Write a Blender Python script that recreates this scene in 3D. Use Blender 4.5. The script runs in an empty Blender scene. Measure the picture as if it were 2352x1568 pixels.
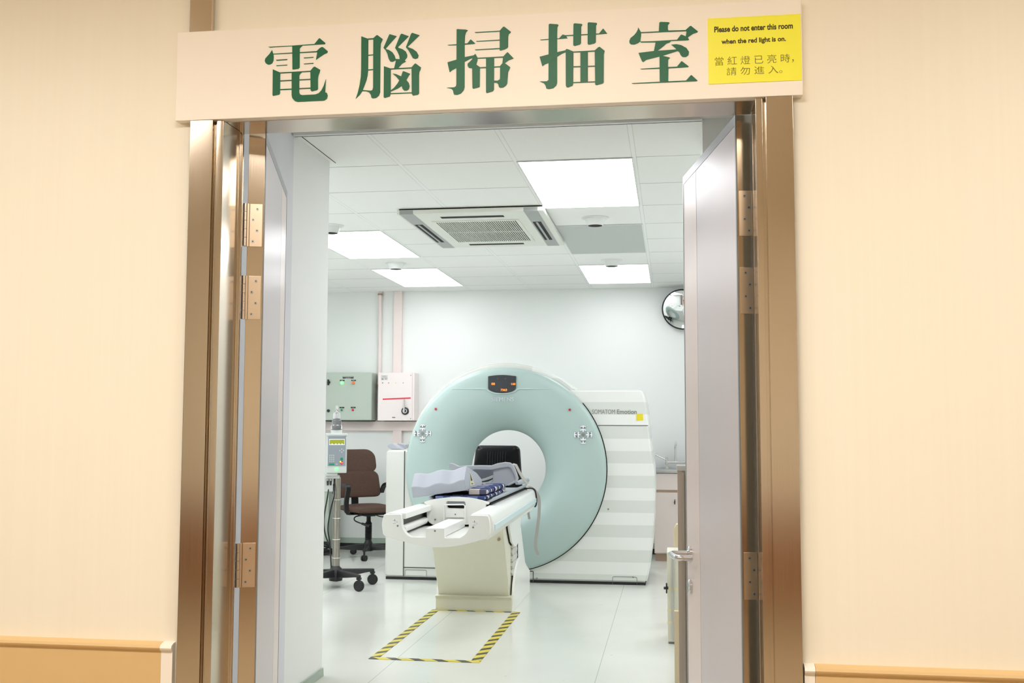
import bpy, bmesh, math, random
import numpy as np
from mathutils import Vector, Matrix
random.seed(4)
SC = bpy.context.scene
COL = SC.collection
PI = math.pi

# ------------------------------------------------------------------ camera
F, YAW, PIT, ROL, HC = 2459.6, -.1483, .0770, .0025, 1.24
_f = np.array([math.sin(YAW)*math.cos(PIT), math.cos(YAW)*math.cos(PIT), math.sin(PIT)])
_r = np.array([math.cos(YAW), -math.sin(YAW), 0]); _u = np.cross(_r, _f)
RT = _r*math.cos(ROL)+_u*math.sin(ROL); UP = -_r*math.sin(ROL)+_u*math.cos(ROL)
CP = np.array([0, 0, HC])
def ray(x, y): return _f+RT*(x-1176)/F-UP*(y-784)/F
def atY(x, y, Y): d = ray(x, y); return CP+d*Y/d[1]
def atZ(x, y, Z): d = ray(x, y); return CP+d*(Z-HC)/d[2]
def atX(x, y, X): d = ray(x, y); return CP+d*X/d[0]
cam = bpy.data.cameras.new('camera'); camo = bpy.data.objects.new('camera', cam); COL.objects.link(camo)
cam.sensor_width = 36; cam.lens = F/2352*36; cam.clip_start = .05
M = Matrix.Identity(4)
for i in range(3):
    M[i][0], M[i][1], M[i][2], M[i][3] = RT[i], UP[i], -_f[i], CP[i]
camo.matrix_world = M
SC.camera = camo

# ------------------------------------------------------------------ look, world, corridor light
vs = SC.view_settings
SC.display_settings.display_device = 'sRGB'
vs.view_transform = 'Standard'; vs.look = 'None'; vs.gamma = 1; vs.exposure = 0.0
vs.use_curve_mapping = False
SC.cycles.use_denoising = True
SC.cycles.max_bounces = 10; SC.cycles.diffuse_bounces = 6; SC.cycles.caustics_reflective = False
SC.cycles.sample_clamp_indirect = 6
W = bpy.data.worlds.new('world'); SC.world = W; W.use_nodes = True
W.node_tree.nodes['Background'].inputs[0].default_value = (1, .95, .86, 1)
W.node_tree.nodes['Background'].inputs[1].default_value = .35
ROOM_LIGHT = 10.0
BACK_LIGHT = 4.8
CORRIDOR_LIGHT = 22.0
ZC = 2.574          # ceiling height
YW = 3.0            # corridor face of the front wall
YB = 10.49          # back wall

# ------------------------------------------------------------------ materials
def lin(c):
    return tuple(((v/255)/12.92 if v/255 <= .04045 else ((v/255+.055)/1.055)**2.4) for v in c)+(1,)
MATS = {}
def mat(name, rgb, rough=.5, metal=0, emit=0, spec=.5, trans=0, alpha=1, coat=0, aniso=0):
    m = bpy.data.materials.new(name); m.use_nodes = True; MATS[name] = m
    b = m.node_tree.nodes['Principled BSDF']
    b.inputs['Base Color'].default_value = lin(rgb)
    b.inputs['Roughness'].default_value = rough
    b.inputs['Metallic'].default_value = metal
    b.inputs['Specular IOR Level'].default_value = spec
    b.inputs['Transmission Weight'].default_value = trans
    b.inputs['Coat Weight'].default_value = coat
    if emit:
        b.inputs['Emission Color'].default_value = lin(rgb); b.inputs['Emission Strength'].default_value = emit
    return m
def nt(m): return m.node_tree, m.node_tree.nodes, m.node_tree.links, m.node_tree.nodes['Principled BSDF']
def mth(n, l, op, a, b=None, c=None):
    x = n.new('ShaderNodeMath'); x.operation = op
    for i, v in enumerate((a, b, c)):
        if v is None: continue
        if isinstance(v, (int, float)): x.inputs[i].default_value = v
        else: l.new(v, x.inputs[i])
    return x.outputs[0]
def mixc(n, l, fac, c1, c2):
    x = n.new('ShaderNodeMix'); x.data_type = 'RGBA'
    if isinstance(fac, (int, float)): x.inputs[0].default_value = fac
    else: l.new(fac, x.inputs[0])
    for i, c in ((6, c1), (7, c2)):
        if isinstance(c, tuple): x.inputs[i].default_value = c
        else: l.new(c, x.inputs[i])
    return x.outputs[2]
def noise(n, l, scale, vec=None, detail=3):
    x = n.new('ShaderNodeTexNoise'); x.inputs['Scale'].default_value = scale; x.inputs['Detail'].default_value = detail
    if vec is not None: l.new(vec, x.inputs['Vector'])
    return x.outputs['Fac']
def geo(n): return n.new('ShaderNodeNewGeometry').outputs['Position']
def mapping(n, l, vec, sc):
    x = n.new('ShaderNodeMapping'); l.new(vec, x.inputs[0]); x.inputs['Scale'].default_value = sc; return x.outputs[0]
def sep(n, l, vec):
    x = n.new('ShaderNodeSeparateXYZ'); l.new(vec, x.inputs[0]); return x.outputs
def bump(n, l, b, h, strength, dist=.01):
    x = n.new('ShaderNodeBump'); x.inputs['Strength'].default_value = strength; x.inputs['Distance'].default_value = dist
    l.new(h, x.inputs['Height']); l.new(x.outputs[0], b.inputs['Normal'])

def vary(m, rgb2, scale=(3, 3, 3), amount=1.0, nscale=1.0):
    t, n, l, b = nt(m)
    fac = noise(n, l, nscale, mapping(n, l, geo(n), scale))
    if amount != 1.0: fac = mth(n, l, 'MULTIPLY', fac, amount)
    c = mixc(n, l, fac, tuple(b.inputs['Base Color'].default_value), lin(rgb2))
    l.new(c, b.inputs['Base Color']); return m

CREAM = vary(mat('cream laminate wall', (248, 240, 224), .42, spec=.35), (251, 245, 230), (60, 60, .6), 1)
CREAM_SIGN = mat('cream sign panel', (254, 246, 236), .45)
TAN = mat('tan wall guard', (226, 192, 138), .4)
WHITE_WALL = vary(mat('white wall paint', (237, 239, 237), .55, spec=.3), (231, 234, 232), (1.5, 1.5, .8))
STAIN_WALL = vary(mat('patched white wall paint', (236, 236, 239), .55, spec=.3), (204, 206, 214), (1.2, 2.5, 1.0), .9, 1.4)
STEEL = mat('brushed stainless steel', (212, 199, 182), .16, 1)
def brushed(m, sc):
    t, n, l, b = nt(m)
    f = noise(n, l, 1, mapping(n, l, geo(n), sc))
    l.new(mth(n, l, 'MULTIPLY_ADD', f, .07, b.inputs['Roughness'].default_value-.035), b.inputs['Roughness'])
brushed(STEEL, (400, 400, 3))
CHROME = mat('polished steel', (215, 214, 212), .18, 1)
STEEL_COOL = mat('satin stainless steel', (190, 192, 192), .3, 1)
HINGE = mat('hinge steel', (222, 204, 182), .34, 1)
LAM = mat('lavender grey door laminate', (206, 199, 204), .32)
LAM2 = mat('pale pink door edge strip', (228, 214, 210), .32)
DTRIM = mat('grey metal door edge trim', (140, 144, 148), .35, .1)
GREEN = mat('green sign lettering', (4, 100, 64), .45)
YEL = mat('yellow notice card', (255, 250, 70), .4)
INK = mat('printed black ink', (62, 52, 16), .6)
INKL = mat('thin printed ink', (118, 100, 30), .6)
BLACK = mat('black plastic', (28, 28, 30), .4)
RUBBER = mat('black rubber', (22, 22, 24), .6)
DARKGAP = mat('dark gap', (30, 27, 26), .8)
SEAM = mat('grey seam', (88, 88, 84), .8)
MINT = mat('pale mint plastic', (170, 190, 186), .34)
MINT_L = mat('pale mint rim', (176, 196, 192), .3)
SHELL = mat('warm white shell plastic', (226, 228, 222), .35)
WHITE_P = mat('white enamel plastic', (236, 237, 233), .3)
CREAM_P = mat('cream painted metal', (216, 214, 196), .4)
BLUE_P = mat('pale blue rail strip', (205, 224, 228), .3)
FOAM = mat('pale blue grey foam', (170, 174, 184), .6)
PAD = mat('grey vinyl mat', (166, 172, 180), .45)
GREYP = mat('grey moulded plastic', (165, 168, 176), .4)
GREYL = mat('light grey plastic', (198, 202, 200), .4)
LBL = mat('white label', (238, 240, 240), .5)
BOXG = mat('grey green painted steel', (178, 190, 178), .4)
BOXP = mat('pale pink painted steel', (236, 226, 224), .4)
TRUNK = mat('pale pink trunking', (232, 218, 214), .45)
RED = mat('red plastic', (205, 40, 50), .4)
REDTAPE = mat('red tape', (220, 50, 70), .5)
DRED = mat('dark red lamp', (170, 40, 50), .3)
ORANGE = mat('orange lamp cap', (235, 125, 50), .4)
GREENB = mat('green button', (26, 136, 100), .4)
GLOW = mat('lit green lamp', (90, 255, 110), .4, emit=3)
GLOWY = mat('lit amber lamp', (255, 225, 60), .4, emit=2)
LED = mat('orange display digits', (255, 128, 30), .4, emit=1.5)
LEDDIM = mat('unlit display digits', (70, 62, 55), .4)
GLYPH = mat('bright control glyphs', (240, 240, 250), .3, emit=.25)
LCD = mat('yellow green lcd', (160, 165, 40), .3)
PANELG = mat('grey membrane keypad', (140, 148, 156), .4)
CLEAR = mat('clear syringe plastic', (244, 245, 247), .15, trans=.85)
BROWN = vary(mat('brown upholstery', (92, 72, 62), .85, spec=.2), (78, 60, 52), (60, 60, 60))
LEATHER = mat('black leather', (12, 12, 14), .25, spec=.35)
BRASS = mat('wood brown strip', (168, 142, 122), .5)
WOODY = mat('pale pine wood', (206, 190, 156), .55)
SINKP = mat('pale pink cabinet laminate', (226, 212, 206), .4)
PANGREY = mat('beige grey panel', (188, 176, 164), .5)
MIRROR = mat('convex mirror glass', (245, 247, 247), .01, 1)
FIXT = mat('ceiling fixture white', (225, 228, 226), .4)
ACW = mat('air conditioner white', (226, 228, 220), .45)
ACG = mat('air conditioner grey', (160, 164, 162), .45)
DIFF = mat('unlit grey diffuser', (186, 191, 188), .5)
LIGHTP = mat('lit ceiling panel', (250, 251, 255), .5, emit=ROOM_LIGHT)
LIGHTB = mat('dimmer lit ceiling panel', (250, 251, 255), .5, emit=BACK_LIGHT)
WARMLIGHT = mat('warm corridor lamp', (255, 249, 240), .5, emit=CORRIDOR_LIGHT)
GREENBASE = mat('grey green skirting', (168, 182, 170), .5)
STRAP = mat('grey webbing strap', (170, 168, 162), .8)
PENSTRIP = mat('warm grey bellows', (196, 196, 188), .6)
YSTICK = mat('yellow sticker', (222, 204, 30), .5)
GTEXT = mat('grey lettering', (128, 130, 126), .5)
LTEXT = mat('pale grey lettering', (192, 197, 202), .4)
CORW = mat('corridor cream paint', (240, 232, 214), .6)
CORB = mat('corridor brown dado', (160, 115, 78), .6)
CORF = mat('corridor beige floor', (176, 160, 134), .4)

# floor: glossy white vinyl sheet with thin welded seams
FLOOR = mat('white vinyl floor', (214, 220, 213), .14, spec=.5)
t, n, l, b = nt(FLOOR)
p = geo(n); s = sep(n, l, p)
seam = None
for x0 in (-1.455, -.38, .7, -2.53):
    d = mth(n, l, 'LESS_THAN', mth(n, l, 'ABSOLUTE', mth(n, l, 'SUBTRACT', s[0], x0)), .0016)
    seam = d if seam is None else mth(n, l, 'MAXIMUM', seam, d)
nz = noise(n, l, 1.6, p); nz2 = noise(n, l, 25, p)
c = mixc(n, l, nz, lin((211, 213, 205)), lin((224, 226, 219)))
c = mixc(n, l, mth(n, l, 'GREATER_THAN', nz2, .72), c, lin((200, 205, 196)))
c = mixc(n, l, mth(n, l, 'MULTIPLY', seam, .45), c, lin((90, 90, 80)))
l.new(c, b.inputs['Base Color'])
l.new(mth(n, l, 'MULTIPLY_ADD', nz, .12, .08), b.inputs['Roughness'])

# ceiling: 600 mm tiles on an exposed grid
CEIL = mat('white ceiling tiles', (222, 227, 222), .85, spec=.2)
t, n, l, b = nt(CEIL)
p = geo(n); s = sep(n, l, p)
def near(coord, off, half):
    u = mth(n, l, 'DIVIDE', mth(n, l, 'SUBTRACT', coord, off), .6)
    fr = mth(n, l, 'ABSOLUTE', mth(n, l, 'SUBTRACT', u, mth(n, l, 'ROUND', u)))
    return mth(n, l, 'LESS_THAN', mth(n, l, 'MULTIPLY', fr, .6), half), mth(n, l, 'MULTIPLY', fr, .6)
bar, dx = near(s[0], -.1775, .0105)
edge = mth(n, l, 'LESS_THAN', mth(n, l, 'ABSOLUTE', mth(n, l, 'SUBTRACT', dx, .0112)), .0013)
ly, dy = near(s[1], 5.3056, .0035)
ly = mth(n, l, 'MULTIPLY', ly, mth(n, l, 'SUBTRACT', 1.0, bar))
gn = noise(n, l, 4, p)
c = mixc(n, l, noise(n, l, 160, p), lin((238, 240, 237)), lin((245, 246, 244)))
c = mixc(n, l, bar, c, lin((242, 244, 243)))
c = mixc(n, l, mth(n, l, 'MULTIPLY', edge, mth(n, l, 'MULTIPLY', gn, .55)), c, lin((110, 110, 106)))
c = mixc(n, l, mth(n, l, 'MULTIPLY', ly, mth(n, l, 'MULTIPLY_ADD', gn, 1.2, .1)), c, lin((90, 90, 86)))
l.new(c, b.inputs['Base Color'])

# gantry cover: broad pale stripes
STRIPE = mat('striped white cover', (226, 228, 224), .35)
t, n, l, b = nt(STRIPE)
s = sep(n, l, geo(n))
u = mth(n, l, 'FRACT', mth(n, l, 'DIVIDE', mth(n, l, 'SUBTRACT', s[2], 1.51-16*.0955), .191))
band = mth(n, l, 'LESS_THAN', u, .5)
band = mth(n, l, 'MULTIPLY', band, mth(n, l, 'GREATER_THAN', s[0], -1.1))
c = mixc(n, l, band, lin((228, 229, 226)), lin((211, 214, 209)))
c = mixc(n, l, mth(n, l, 'LESS_THAN', s[0], -1.1), c, lin((214, 215, 209)))
l.new(c, b.inputs['Base Color'])

LIGHTD = mat('dim added fill panel', (250, 251, 255), .5, emit=BACK_LIGHT*.5)
def hazard(name, sy):
    m = mat(name, (232, 214, 70), .45)
    t, n, l, b = nt(m); s = sep(n, l, geo(n))
    v = mth(n, l, 'MULTIPLY_ADD', s[1], sy, s[0])
    u = mth(n, l, 'FRACT', mth(n, l, 'DIVIDE', mth(n, l, 'ADD', v, 20.0), .125))
    l.new(mixc(n, l, mth(n, l, 'LESS_THAN', u, .45), lin((214, 198, 70)), lin((70, 68, 58))), b.inputs['Base Color'])
    return m
HAZ_A = hazard('black and yellow tape', -1); HAZ_B = hazard('black and yellow tape across', 1)

PLAID = mat('blue tartan wool', (36, 48, 90), .9, spec=.1)
t, n, l, b = nt(PLAID)
s = sep(n, l, geo(n))
def stripes(co, per, off, wd):
    return mth(n, l, 'LESS_THAN', mth(n, l, 'FRACT', mth(n, l, 'DIVIDE', mth(n, l, 'ADD', co, off), per)), wd)
c = mixc(n, l, stripes(s[1], .16, 20.0, .30), lin((36, 48, 90)), lin((200, 190, 184)))
c = mixc(n, l, stripes(s[1], .16, 20.08, .12), c, lin((118, 134, 176)))
c = mixc(n, l, stripes(s[1], .16, 20.10, .05), c, lin((24, 30, 60)))
c = mixc(n, l, mth(n, l, 'MULTIPLY', stripes(mth(n, l, 'ADD', s[0], 0.0), .11, 20.02, .40), .85), c, lin((44, 56, 98)))
l.new(c, b.inputs['Base Color'])

# ------------------------------------------------------------------ mesh builder
ORIG = {}
XF = None            # optional transform for a group of parts (a turned head)
def root_of(o):
    while o.parent: o = o.parent
    return o
class MB:
    def __init__(s): s.v = []; s.f = []; s.m = []; s.cm = 0
    def add(s, vs_, fs):
        k = len(s.v); s.v += [tuple(map(float, q)) for q in vs_]
        for q in fs: s.f.append(tuple(i+k for i in q)); s.m.append(s.cm)
        return s
    def mat(s, i): s.cm = i; return s
    def box(s, x0, x1, y0, y1, z0, z1):
        vs_ = [(x, y, z) for x in (x0, x1) for y in (y0, y1) for z in (z0, z1)]
        return s.add(vs_, [(0, 1, 3, 2), (4, 6, 7, 5), (0, 4, 5, 1), (2, 3, 7, 6), (0, 2, 6, 4), (1, 5, 7, 3)])
    def prism(s, pts, d0, d1, axis='y'):
        k = len(pts)
        def P(p, d): return {'y': (p[0], d, p[1]), 'x': (d, p[0], p[1]), 'z': (p[0], p[1], d)}[axis]
        vs_ = [P(p, d0) for p in pts]+[P(p, d1) for p in pts]
        fs = [tuple(range(k)), tuple(range(2*k-1, k-1, -1))]+[(i, i+k, (i+1) % k+k, (i+1) % k) for i in range(k)]
        return s.add(vs_, fs)
    def loft(s, loops, caps=True, closed=True):
        k = len(loops[0]); vs_ = [p for lp in loops for p in lp]; fs = []
        for i in range(len(loops)-1):
            for j in range(k if closed else k-1):
                a, b_ = i*k+j, i*k+(j+1) % k
                fs.append((a, b_, b_+k, a+k))
        if caps: fs += [tuple(range(k))[::-1], tuple(range((len(loops)-1)*k, len(loops)*k))]
        return s.add(vs_, fs)
    def cyl(s, p0, p1, r0, r1=None, n=24, caps=True):
        r1 = r0 if r1 is None else r1
        p0, p1 = Vector(p0), Vector(p1); d = (p1-p0).normalized()
        a = d.orthogonal().normalized(); b_ = d.cross(a)
        ring = lambda c, r: [c+(a*math.cos(2*PI*i/n)+b_*math.sin(2*PI*i/n))*r for i in range(n)]
        return s.loft([ring(p0, r0), ring(p1, r1)], caps)
    def lathe(s, prof, c, axis, n=48, caps=(False, False)):
        c = Vector(c); d = Vector(axis).normalized(); a = d.orthogonal().normalized(); b_ = d.cross(a)
        lp = [[c+d*h+(a*math.cos(2*PI*i/n)+b_*math.sin(2*PI*i/n))*r for i in range(n)] for r, h in prof]
        s.loft(lp, False)
        k = len(s.v)-len(prof)*n
        if caps[0]: s.f.append(tuple(range(k, k+n))[::-1]); s.m.append(s.cm)
        if caps[1]: s.f.append(tuple(range(len(s.v)-n, len(s.v)))); s.m.append(s.cm)
        return s
    def tube(s, path, r, n=10, closed=False, sq=None):
        P = [Vector(p) for p in path]; k = len(P); loops = []
        up = None
        for i in range(k):
            if closed: tg = (P[(i+1) % k]-P[i-1])
            else: tg = P[min(i+1, k-1)]-P[max(i-1, 0)]
            tg.normalize()
            if up is None: up = tg.orthogonal().normalized()
            up = (up-tg*up.dot(tg))
            if up.length < 1e-6: up = tg.orthogonal()
            up.normalize(); sd = tg.cross(up)
            rr = r[i] if isinstance(r, (list, tuple)) else r
            loops.append([P[i]+(up*math.cos(2*PI*j/n)+sd*math.sin(2*PI*j/n))*rr for j in range(n)])
        if closed: loops.append(loops[0]); return s.loft(loops, False)
        return s.loft(loops, True)
    def ribbon(s, path, wdir, w, t):
        P = [Vector(p) for p in path]; wd = Vector(wdir).normalized()*w/2; loops = []
        for i, p in enumerate(P):
            tg = (P[min(i+1, len(P)-1)]-P[max(i-1, 0)]).normalized(); nn = tg.cross(wd).normalized()*t/2
            loops.append([p+wd+nn, p-wd+nn, p-wd-nn, p+wd-nn])
        return s.loft(loops, True)
    def ball(s, c, r, n=16, sc=(1, 1, 1)):
        prof = [(math.sin(PI*i/n)*1.0, -math.cos(PI*i/n)) for i in range(n+1)]
        c = Vector(c); lp = []
        for rr, h in prof:
            rr = max(rr, 1e-4)
            lp.append([c+Vector((rr*math.cos(2*PI*j/(2*n))*r*sc[0], rr*math.sin(2*PI*j/(2*n))*r*sc[1], h*r*sc[2])) for j in range(2*n)])
        return s.loft(lp, True)
    def rot(s, M4, k0=0):
        for i in range(k0, len(s.v)): s.v[i] = tuple(M4 @ Vector(s.v[i]))
        return s
    def build(s, name, mats, parent=None, bevel=0, seg=2, smooth=True, label=None, ang=32, local=False, kind=None):
        if XF is not None: s.v = [tuple(XF @ Vector(q)) for q in s.v]
        me = bpy.data.meshes.new(name)
        off = Vector((0, 0, 0))
        if parent is not None and not local: off = Vector(ORIG[root_of(parent).name])
        me.from_pydata([tuple(Vector(q)-off) for q in s.v], [], s.f)
        for i, p_ in enumerate(me.polygons): p_.material_index = s.m[i]
        if not isinstance(mats, (list, tuple)): mats = [mats]
        for m_ in mats: me.materials.append(m_)
        bm = bmesh.new(); bm.from_mesh(me)
        bmesh.ops.remove_doubles(bm, verts=bm.verts, dist=1e-6)
        bmesh.ops.recalc_face_normals(bm, faces=bm.faces)
        if bevel:
            ed = [e for e in bm.edges if len(e.link_faces) == 2 and e.calc_face_angle(0) > math.radians(ang)]
            bmesh.ops.bevel(bm, geom=ed, offset=bevel, segments=seg, affect='EDGES', clamp_overlap=True, profile=.5)
        for f_ in bm.faces: f_.smooth = smooth
        bm.to_mesh(me); bm.free()
        if smooth: me.set_sharp_from_angle(angle=math.radians(38))
        o = bpy.data.objects.new(name, me); COL.objects.link(o)
        if bevel and smooth:
            wn = o.modifiers.new('weighted_normal', 'WEIGHTED_NORMAL'); wn.keep_sharp = True
        if parent is not None: o.parent = parent
        else: ORIG[o.name] = (0, 0, 0)
        if label: o['label'] = label
        if kind: o['kind'] = kind
        return o

def thing(name, label, cat, loc, rotz=0, group=None):
    o = bpy.data.objects.new(name, None); COL.objects.link(o); o.location = loc; o.rotation_euler = (0, 0, rotz)
    o.empty_display_size = .05
    ORIG[o.name] = tuple(loc); o['label'] = label; o['category'] = cat
    if group: o['group'] = group
    return o
def tag(o, label, cat, group=None):
    o['label'] = label; o['category'] = cat
    if group: o['group'] = group
    return o
def struct(mb, name, mats, parent=None, **k):
    o = mb.build(name, mats, parent, **k); o['kind'] = 'structure'; return o
def copy_thing(src, loc, label, group=None):
    r = src.copy(); COL.objects.link(r); r.location = loc; r['label'] = label
    if group: r['group'] = group
    ORIG[r.name] = tuple(loc)
    for ch in list(src.children):
        c_ = ch.copy(); COL.objects.link(c_); c_.parent = r
        for g in list(ch.children):
            d_ = g.copy(); COL.objects.link(d_); d_.parent = c_
    return r
def text_mesh(txt, offset=0.0):
    cu = bpy.data.curves.new('lettering', 'FONT'); cu.body = txt; cu.size = 1; cu.offset = offset
    cu.extrude = .01; cu.resolution_u = 4
    o = bpy.data.objects.new('lettering', cu); COL.objects.link(o)
    bpy.context.view_layer.update()
    me = bpy.data.meshes.new_from_object(o.evaluated_get(bpy.context.evaluated_depsgraph_get()))
    vs_ = [tuple(q.co) for q in me.vertices]; fs = [tuple(q.vertices) for q in me.polygons]
    bpy.data.objects.remove(o); bpy.data.curves.remove(cu); bpy.data.meshes.remove(me)
    return vs_, fs
def text_on_y(mb, txt, x0, x1, z0, z1, Y, th=.0008, offset=0.0):
    """lettering standing on a plane that faces the corridor, filling x0..x1 by z0..z1"""
    vs_, fs = text_mesh(txt, offset)
    if not vs_: return mb
    xs = [q[0] for q in vs_]; ys = [q[1] for q in vs_]
    a, b_, c_, d_ = min(xs), max(xs), min(ys), max(ys)
    out = [(x0+(q[0]-a)/(b_-a)*(x1-x0), Y-(th if q[2] > 0 else 0), z0+(q[1]-c_)/(d_-c_)*(z1-z0)) for q in vs_]
    return mb.add(out, fs)
def arc(cx, cz, r, a0, a1, n): return [(cx+r*math.cos(math.radians(a0+(a1-a0)*i/n)), cz+r*math.sin(math.radians(a0+(a1-a0)*i/n))) for i in range(n+1)]
def smoothpath(pts, k=6):
    P = [Vector(p) for p in pts]; out = []
    for i in range(len(P)-1):
        p0, p1, p2, p3 = P[max(i-1, 0)], P[i], P[i+1], P[min(i+2, len(P)-1)]
        for j in range(k):
            t_ = j/k
            out.append(.5*((2*p1)+(p2-p0)*t_+(2*p0-5*p1+4*p2-p3)*t_**2+(3*p1-p0-3*p2+p3)*t_**3))
    return out+[P[-1]]

# ================================================================== STRUCTURE
XL, XR = -4.3, 1.15          # room side walls
OL, OR, OT = -1.345, .262, 2.145   # door opening
mb = MB()
mb.mat(0)
for (x0, x1, z0, z1) in ((-5, OL, 0, 3.0), (OR, 5, 0, 3.0), (OL, OR, OT, 3.0)): mb.box(x0, x1, YW, YW+.06, z0, z1)
mb.mat(1)
for (x0, x1, z0, z1) in ((-5, OL, 0, 3.0), (OR, 5, 0, 3.0), (OL, OR, OT, 3.0)): mb.box(x0, x1, YW+.06, YW+.12, z0, z1)
struct(mb, 'wall_front', [CREAM, WHITE_WALL], smooth=False)
struct(MB().box(XL, XR, YW+.12, YB+.1, -.1, 0), 'floor', FLOOR, smooth=False)
struct(MB().box(XL-.1, XR+.1, YW+.12, YB+.1, ZC, ZC+.1), 'ceiling', CEIL, smooth=False)
struct(MB().box(XL-.1, XR+.1, YB, YB+.1, 0, ZC), 'wall_back', WHITE_WALL, smooth=False)
struct(MB().box(XR, XR+.1, YW+.12, YB, 0, ZC), 'wall_right', WHITE_WALL, smooth=False)
struct(MB().box(XL-.1, XL, 5.19, YB, 0, ZC), 'wall_left', WHITE_WALL, smooth=False)
# entrance lobby: wall on the left up to the room corner, pier on the right
mb = MB().mat(0).box(-1.90, -1.72, YW+.12, 4.667, 0, ZC).mat(1).box(-1.90, -1.72, 4.667, 5.19, 0, ZC).box(XL-.1, -1.90, 5.05, 5.19, 0, ZC)
struct(mb, 'wall_lobby', [STAIN_WALL, WHITE_WALL], smooth=False)
struct(MB().box(.142, XR, 4.67, 5.02, 0, ZC), 'wall_pier', WHITE_WALL, smooth=False)
struct(MB().box(-1.72, -1.712, 4.0, 5.198, 0, .04).box(-1.9, -1.712, 5.19, 5.198, 0, .04), 'baseboard_lobby', GREENBASE, bevel=.002)
mb = MB().mat(0).box(XL, XR, YB-.012, YB, .052, .105).mat(1).box(XL, XR, YB-.014, YB, 0, .052)
struct(mb, 'baseboard_back', [GREENBASE, RUBBER], smooth=False)
# step trim across the ceiling at the lobby end
mb = MB().mat(0).box(-1.715, .14, 4.640, 4.662, ZC-.012, ZC).mat(1).box(-1.715, .14, 4.662, 4.666, ZC-.013, ZC).box(-1.45, -1.02, 4.618, 4.622, ZC-.0012, ZC).box(-.92, -.35, 4.618, 4.622, ZC-.0012, ZC).box(-.25, .02, 4.618, 4.622, ZC-.0012, ZC)
mb.box(-1.6975, -1.695, 4.71, 5.215, ZC-.0022, ZC).box(.035, .085, 4.50, 4.625, ZC-.002, ZC).mat(2).box(-1.715, .14, 4.666, 4.705, ZC-.002, ZC)
struct(mb, 'trim_1', [FIXT, DARKGAP, mat('pale green trim shadow', (206, 214, 204), .6)], smooth=False)  # the pale green strip paints the soft shadow behind the trim
# corridor side
struct(MB().box(-5, 5, -1.7, YW+.12, -.1, 0), 'floor.001', CORF, smooth=False)
struct(MB().box(-5, 5, -1.7, YW, 2.85, 2.95), 'ceiling.001', CORW, smooth=False)
mb = MB().mat(0).box(-5, 5, -1.7, -1.6, .70, 2.85).mat(1).box(-5, 5, -1.7, -1.59, 0, .70).mat(2)
for z in (1.21, 1.05, .76, .62): mb.box(-5, 5, -1.6, -1.56, z-.022, z+.022)  # unseen rails, added for bright bands in the steel frame's reflections
struct(mb, 'wall_corridor', [CORW, CORB, LBL], smooth=False)
# wall guard along the corridor, ending beside the door frame
for nm, x0, x1, cap in (('baseboard_left', -5, -1.437, (-1.472, -1.437)), ('baseboard_right', .341, 5, (.341, .368))):
    prof = [(YW, 0), (YW-.018, 0), (YW-.018, .580), (YW-.026, .586), (YW-.028, .592), (YW-.025, .599), (YW-.012, .604), (YW, .606)]
    a, b_ = (x0, cap[0]-.001) if nm.endswith('left') else (cap[1]+.001, x1)
    g = struct(MB().prism(prof, a, b_, 'x'), nm, TAN, ang=50)
    MB().prism([(q[0]-(.001 if q[0] < YW else 0), q[1]) for q in prof], cap[0], cap[1], 'x').build('end_cap', CREAM_SIGN, g, ang=50)
# stainless door frame: folded face plates, groove, reveal and rear return
def jamb(nm, sgn, xo, xi, lip):
    # xo outer edge, xi edge of the opening; sgn +1: opening lies towards +x
    w = .072; a = xo; b_ = xo+sgn*w; c_ = b_+sgn*.010
    outl = [(a, YW), (a, YW-.028), (b_, YW-.028), (b_, YW-.004), (c_, YW-.004), (c_, YW-.022), (xi, YW-.022), (xi, YW+.100), (xi+sgn*lip, YW+.100), (xi+sgn*lip, YW+.112), (xi-sgn*.034, YW+.112), (xi-sgn*.034, YW)]
    return struct(MB().prism(outl, 0, OT+.004, 'z'), nm, STEEL, bevel=.0025)
jamb('trim_2', 1, -1.421, -1.318, .011)
jamb('trim_3', -1, .336, .236, .001)
struct(MB().box(-1.317, .235, YW+.0005, YW+.135, OT-.0025, OT+.03), 'trim_4', STEEL, bevel=.002)
# strip rising above the sign to the corridor ceiling
a, b_ = atY(442, 40, YW), atY(494, 40, YW)
struct(MB().box(a[0], b_[0], YW-.02, YW, 2.40, 2.85), 'trim_5', STEEL, bevel=.003)

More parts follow.
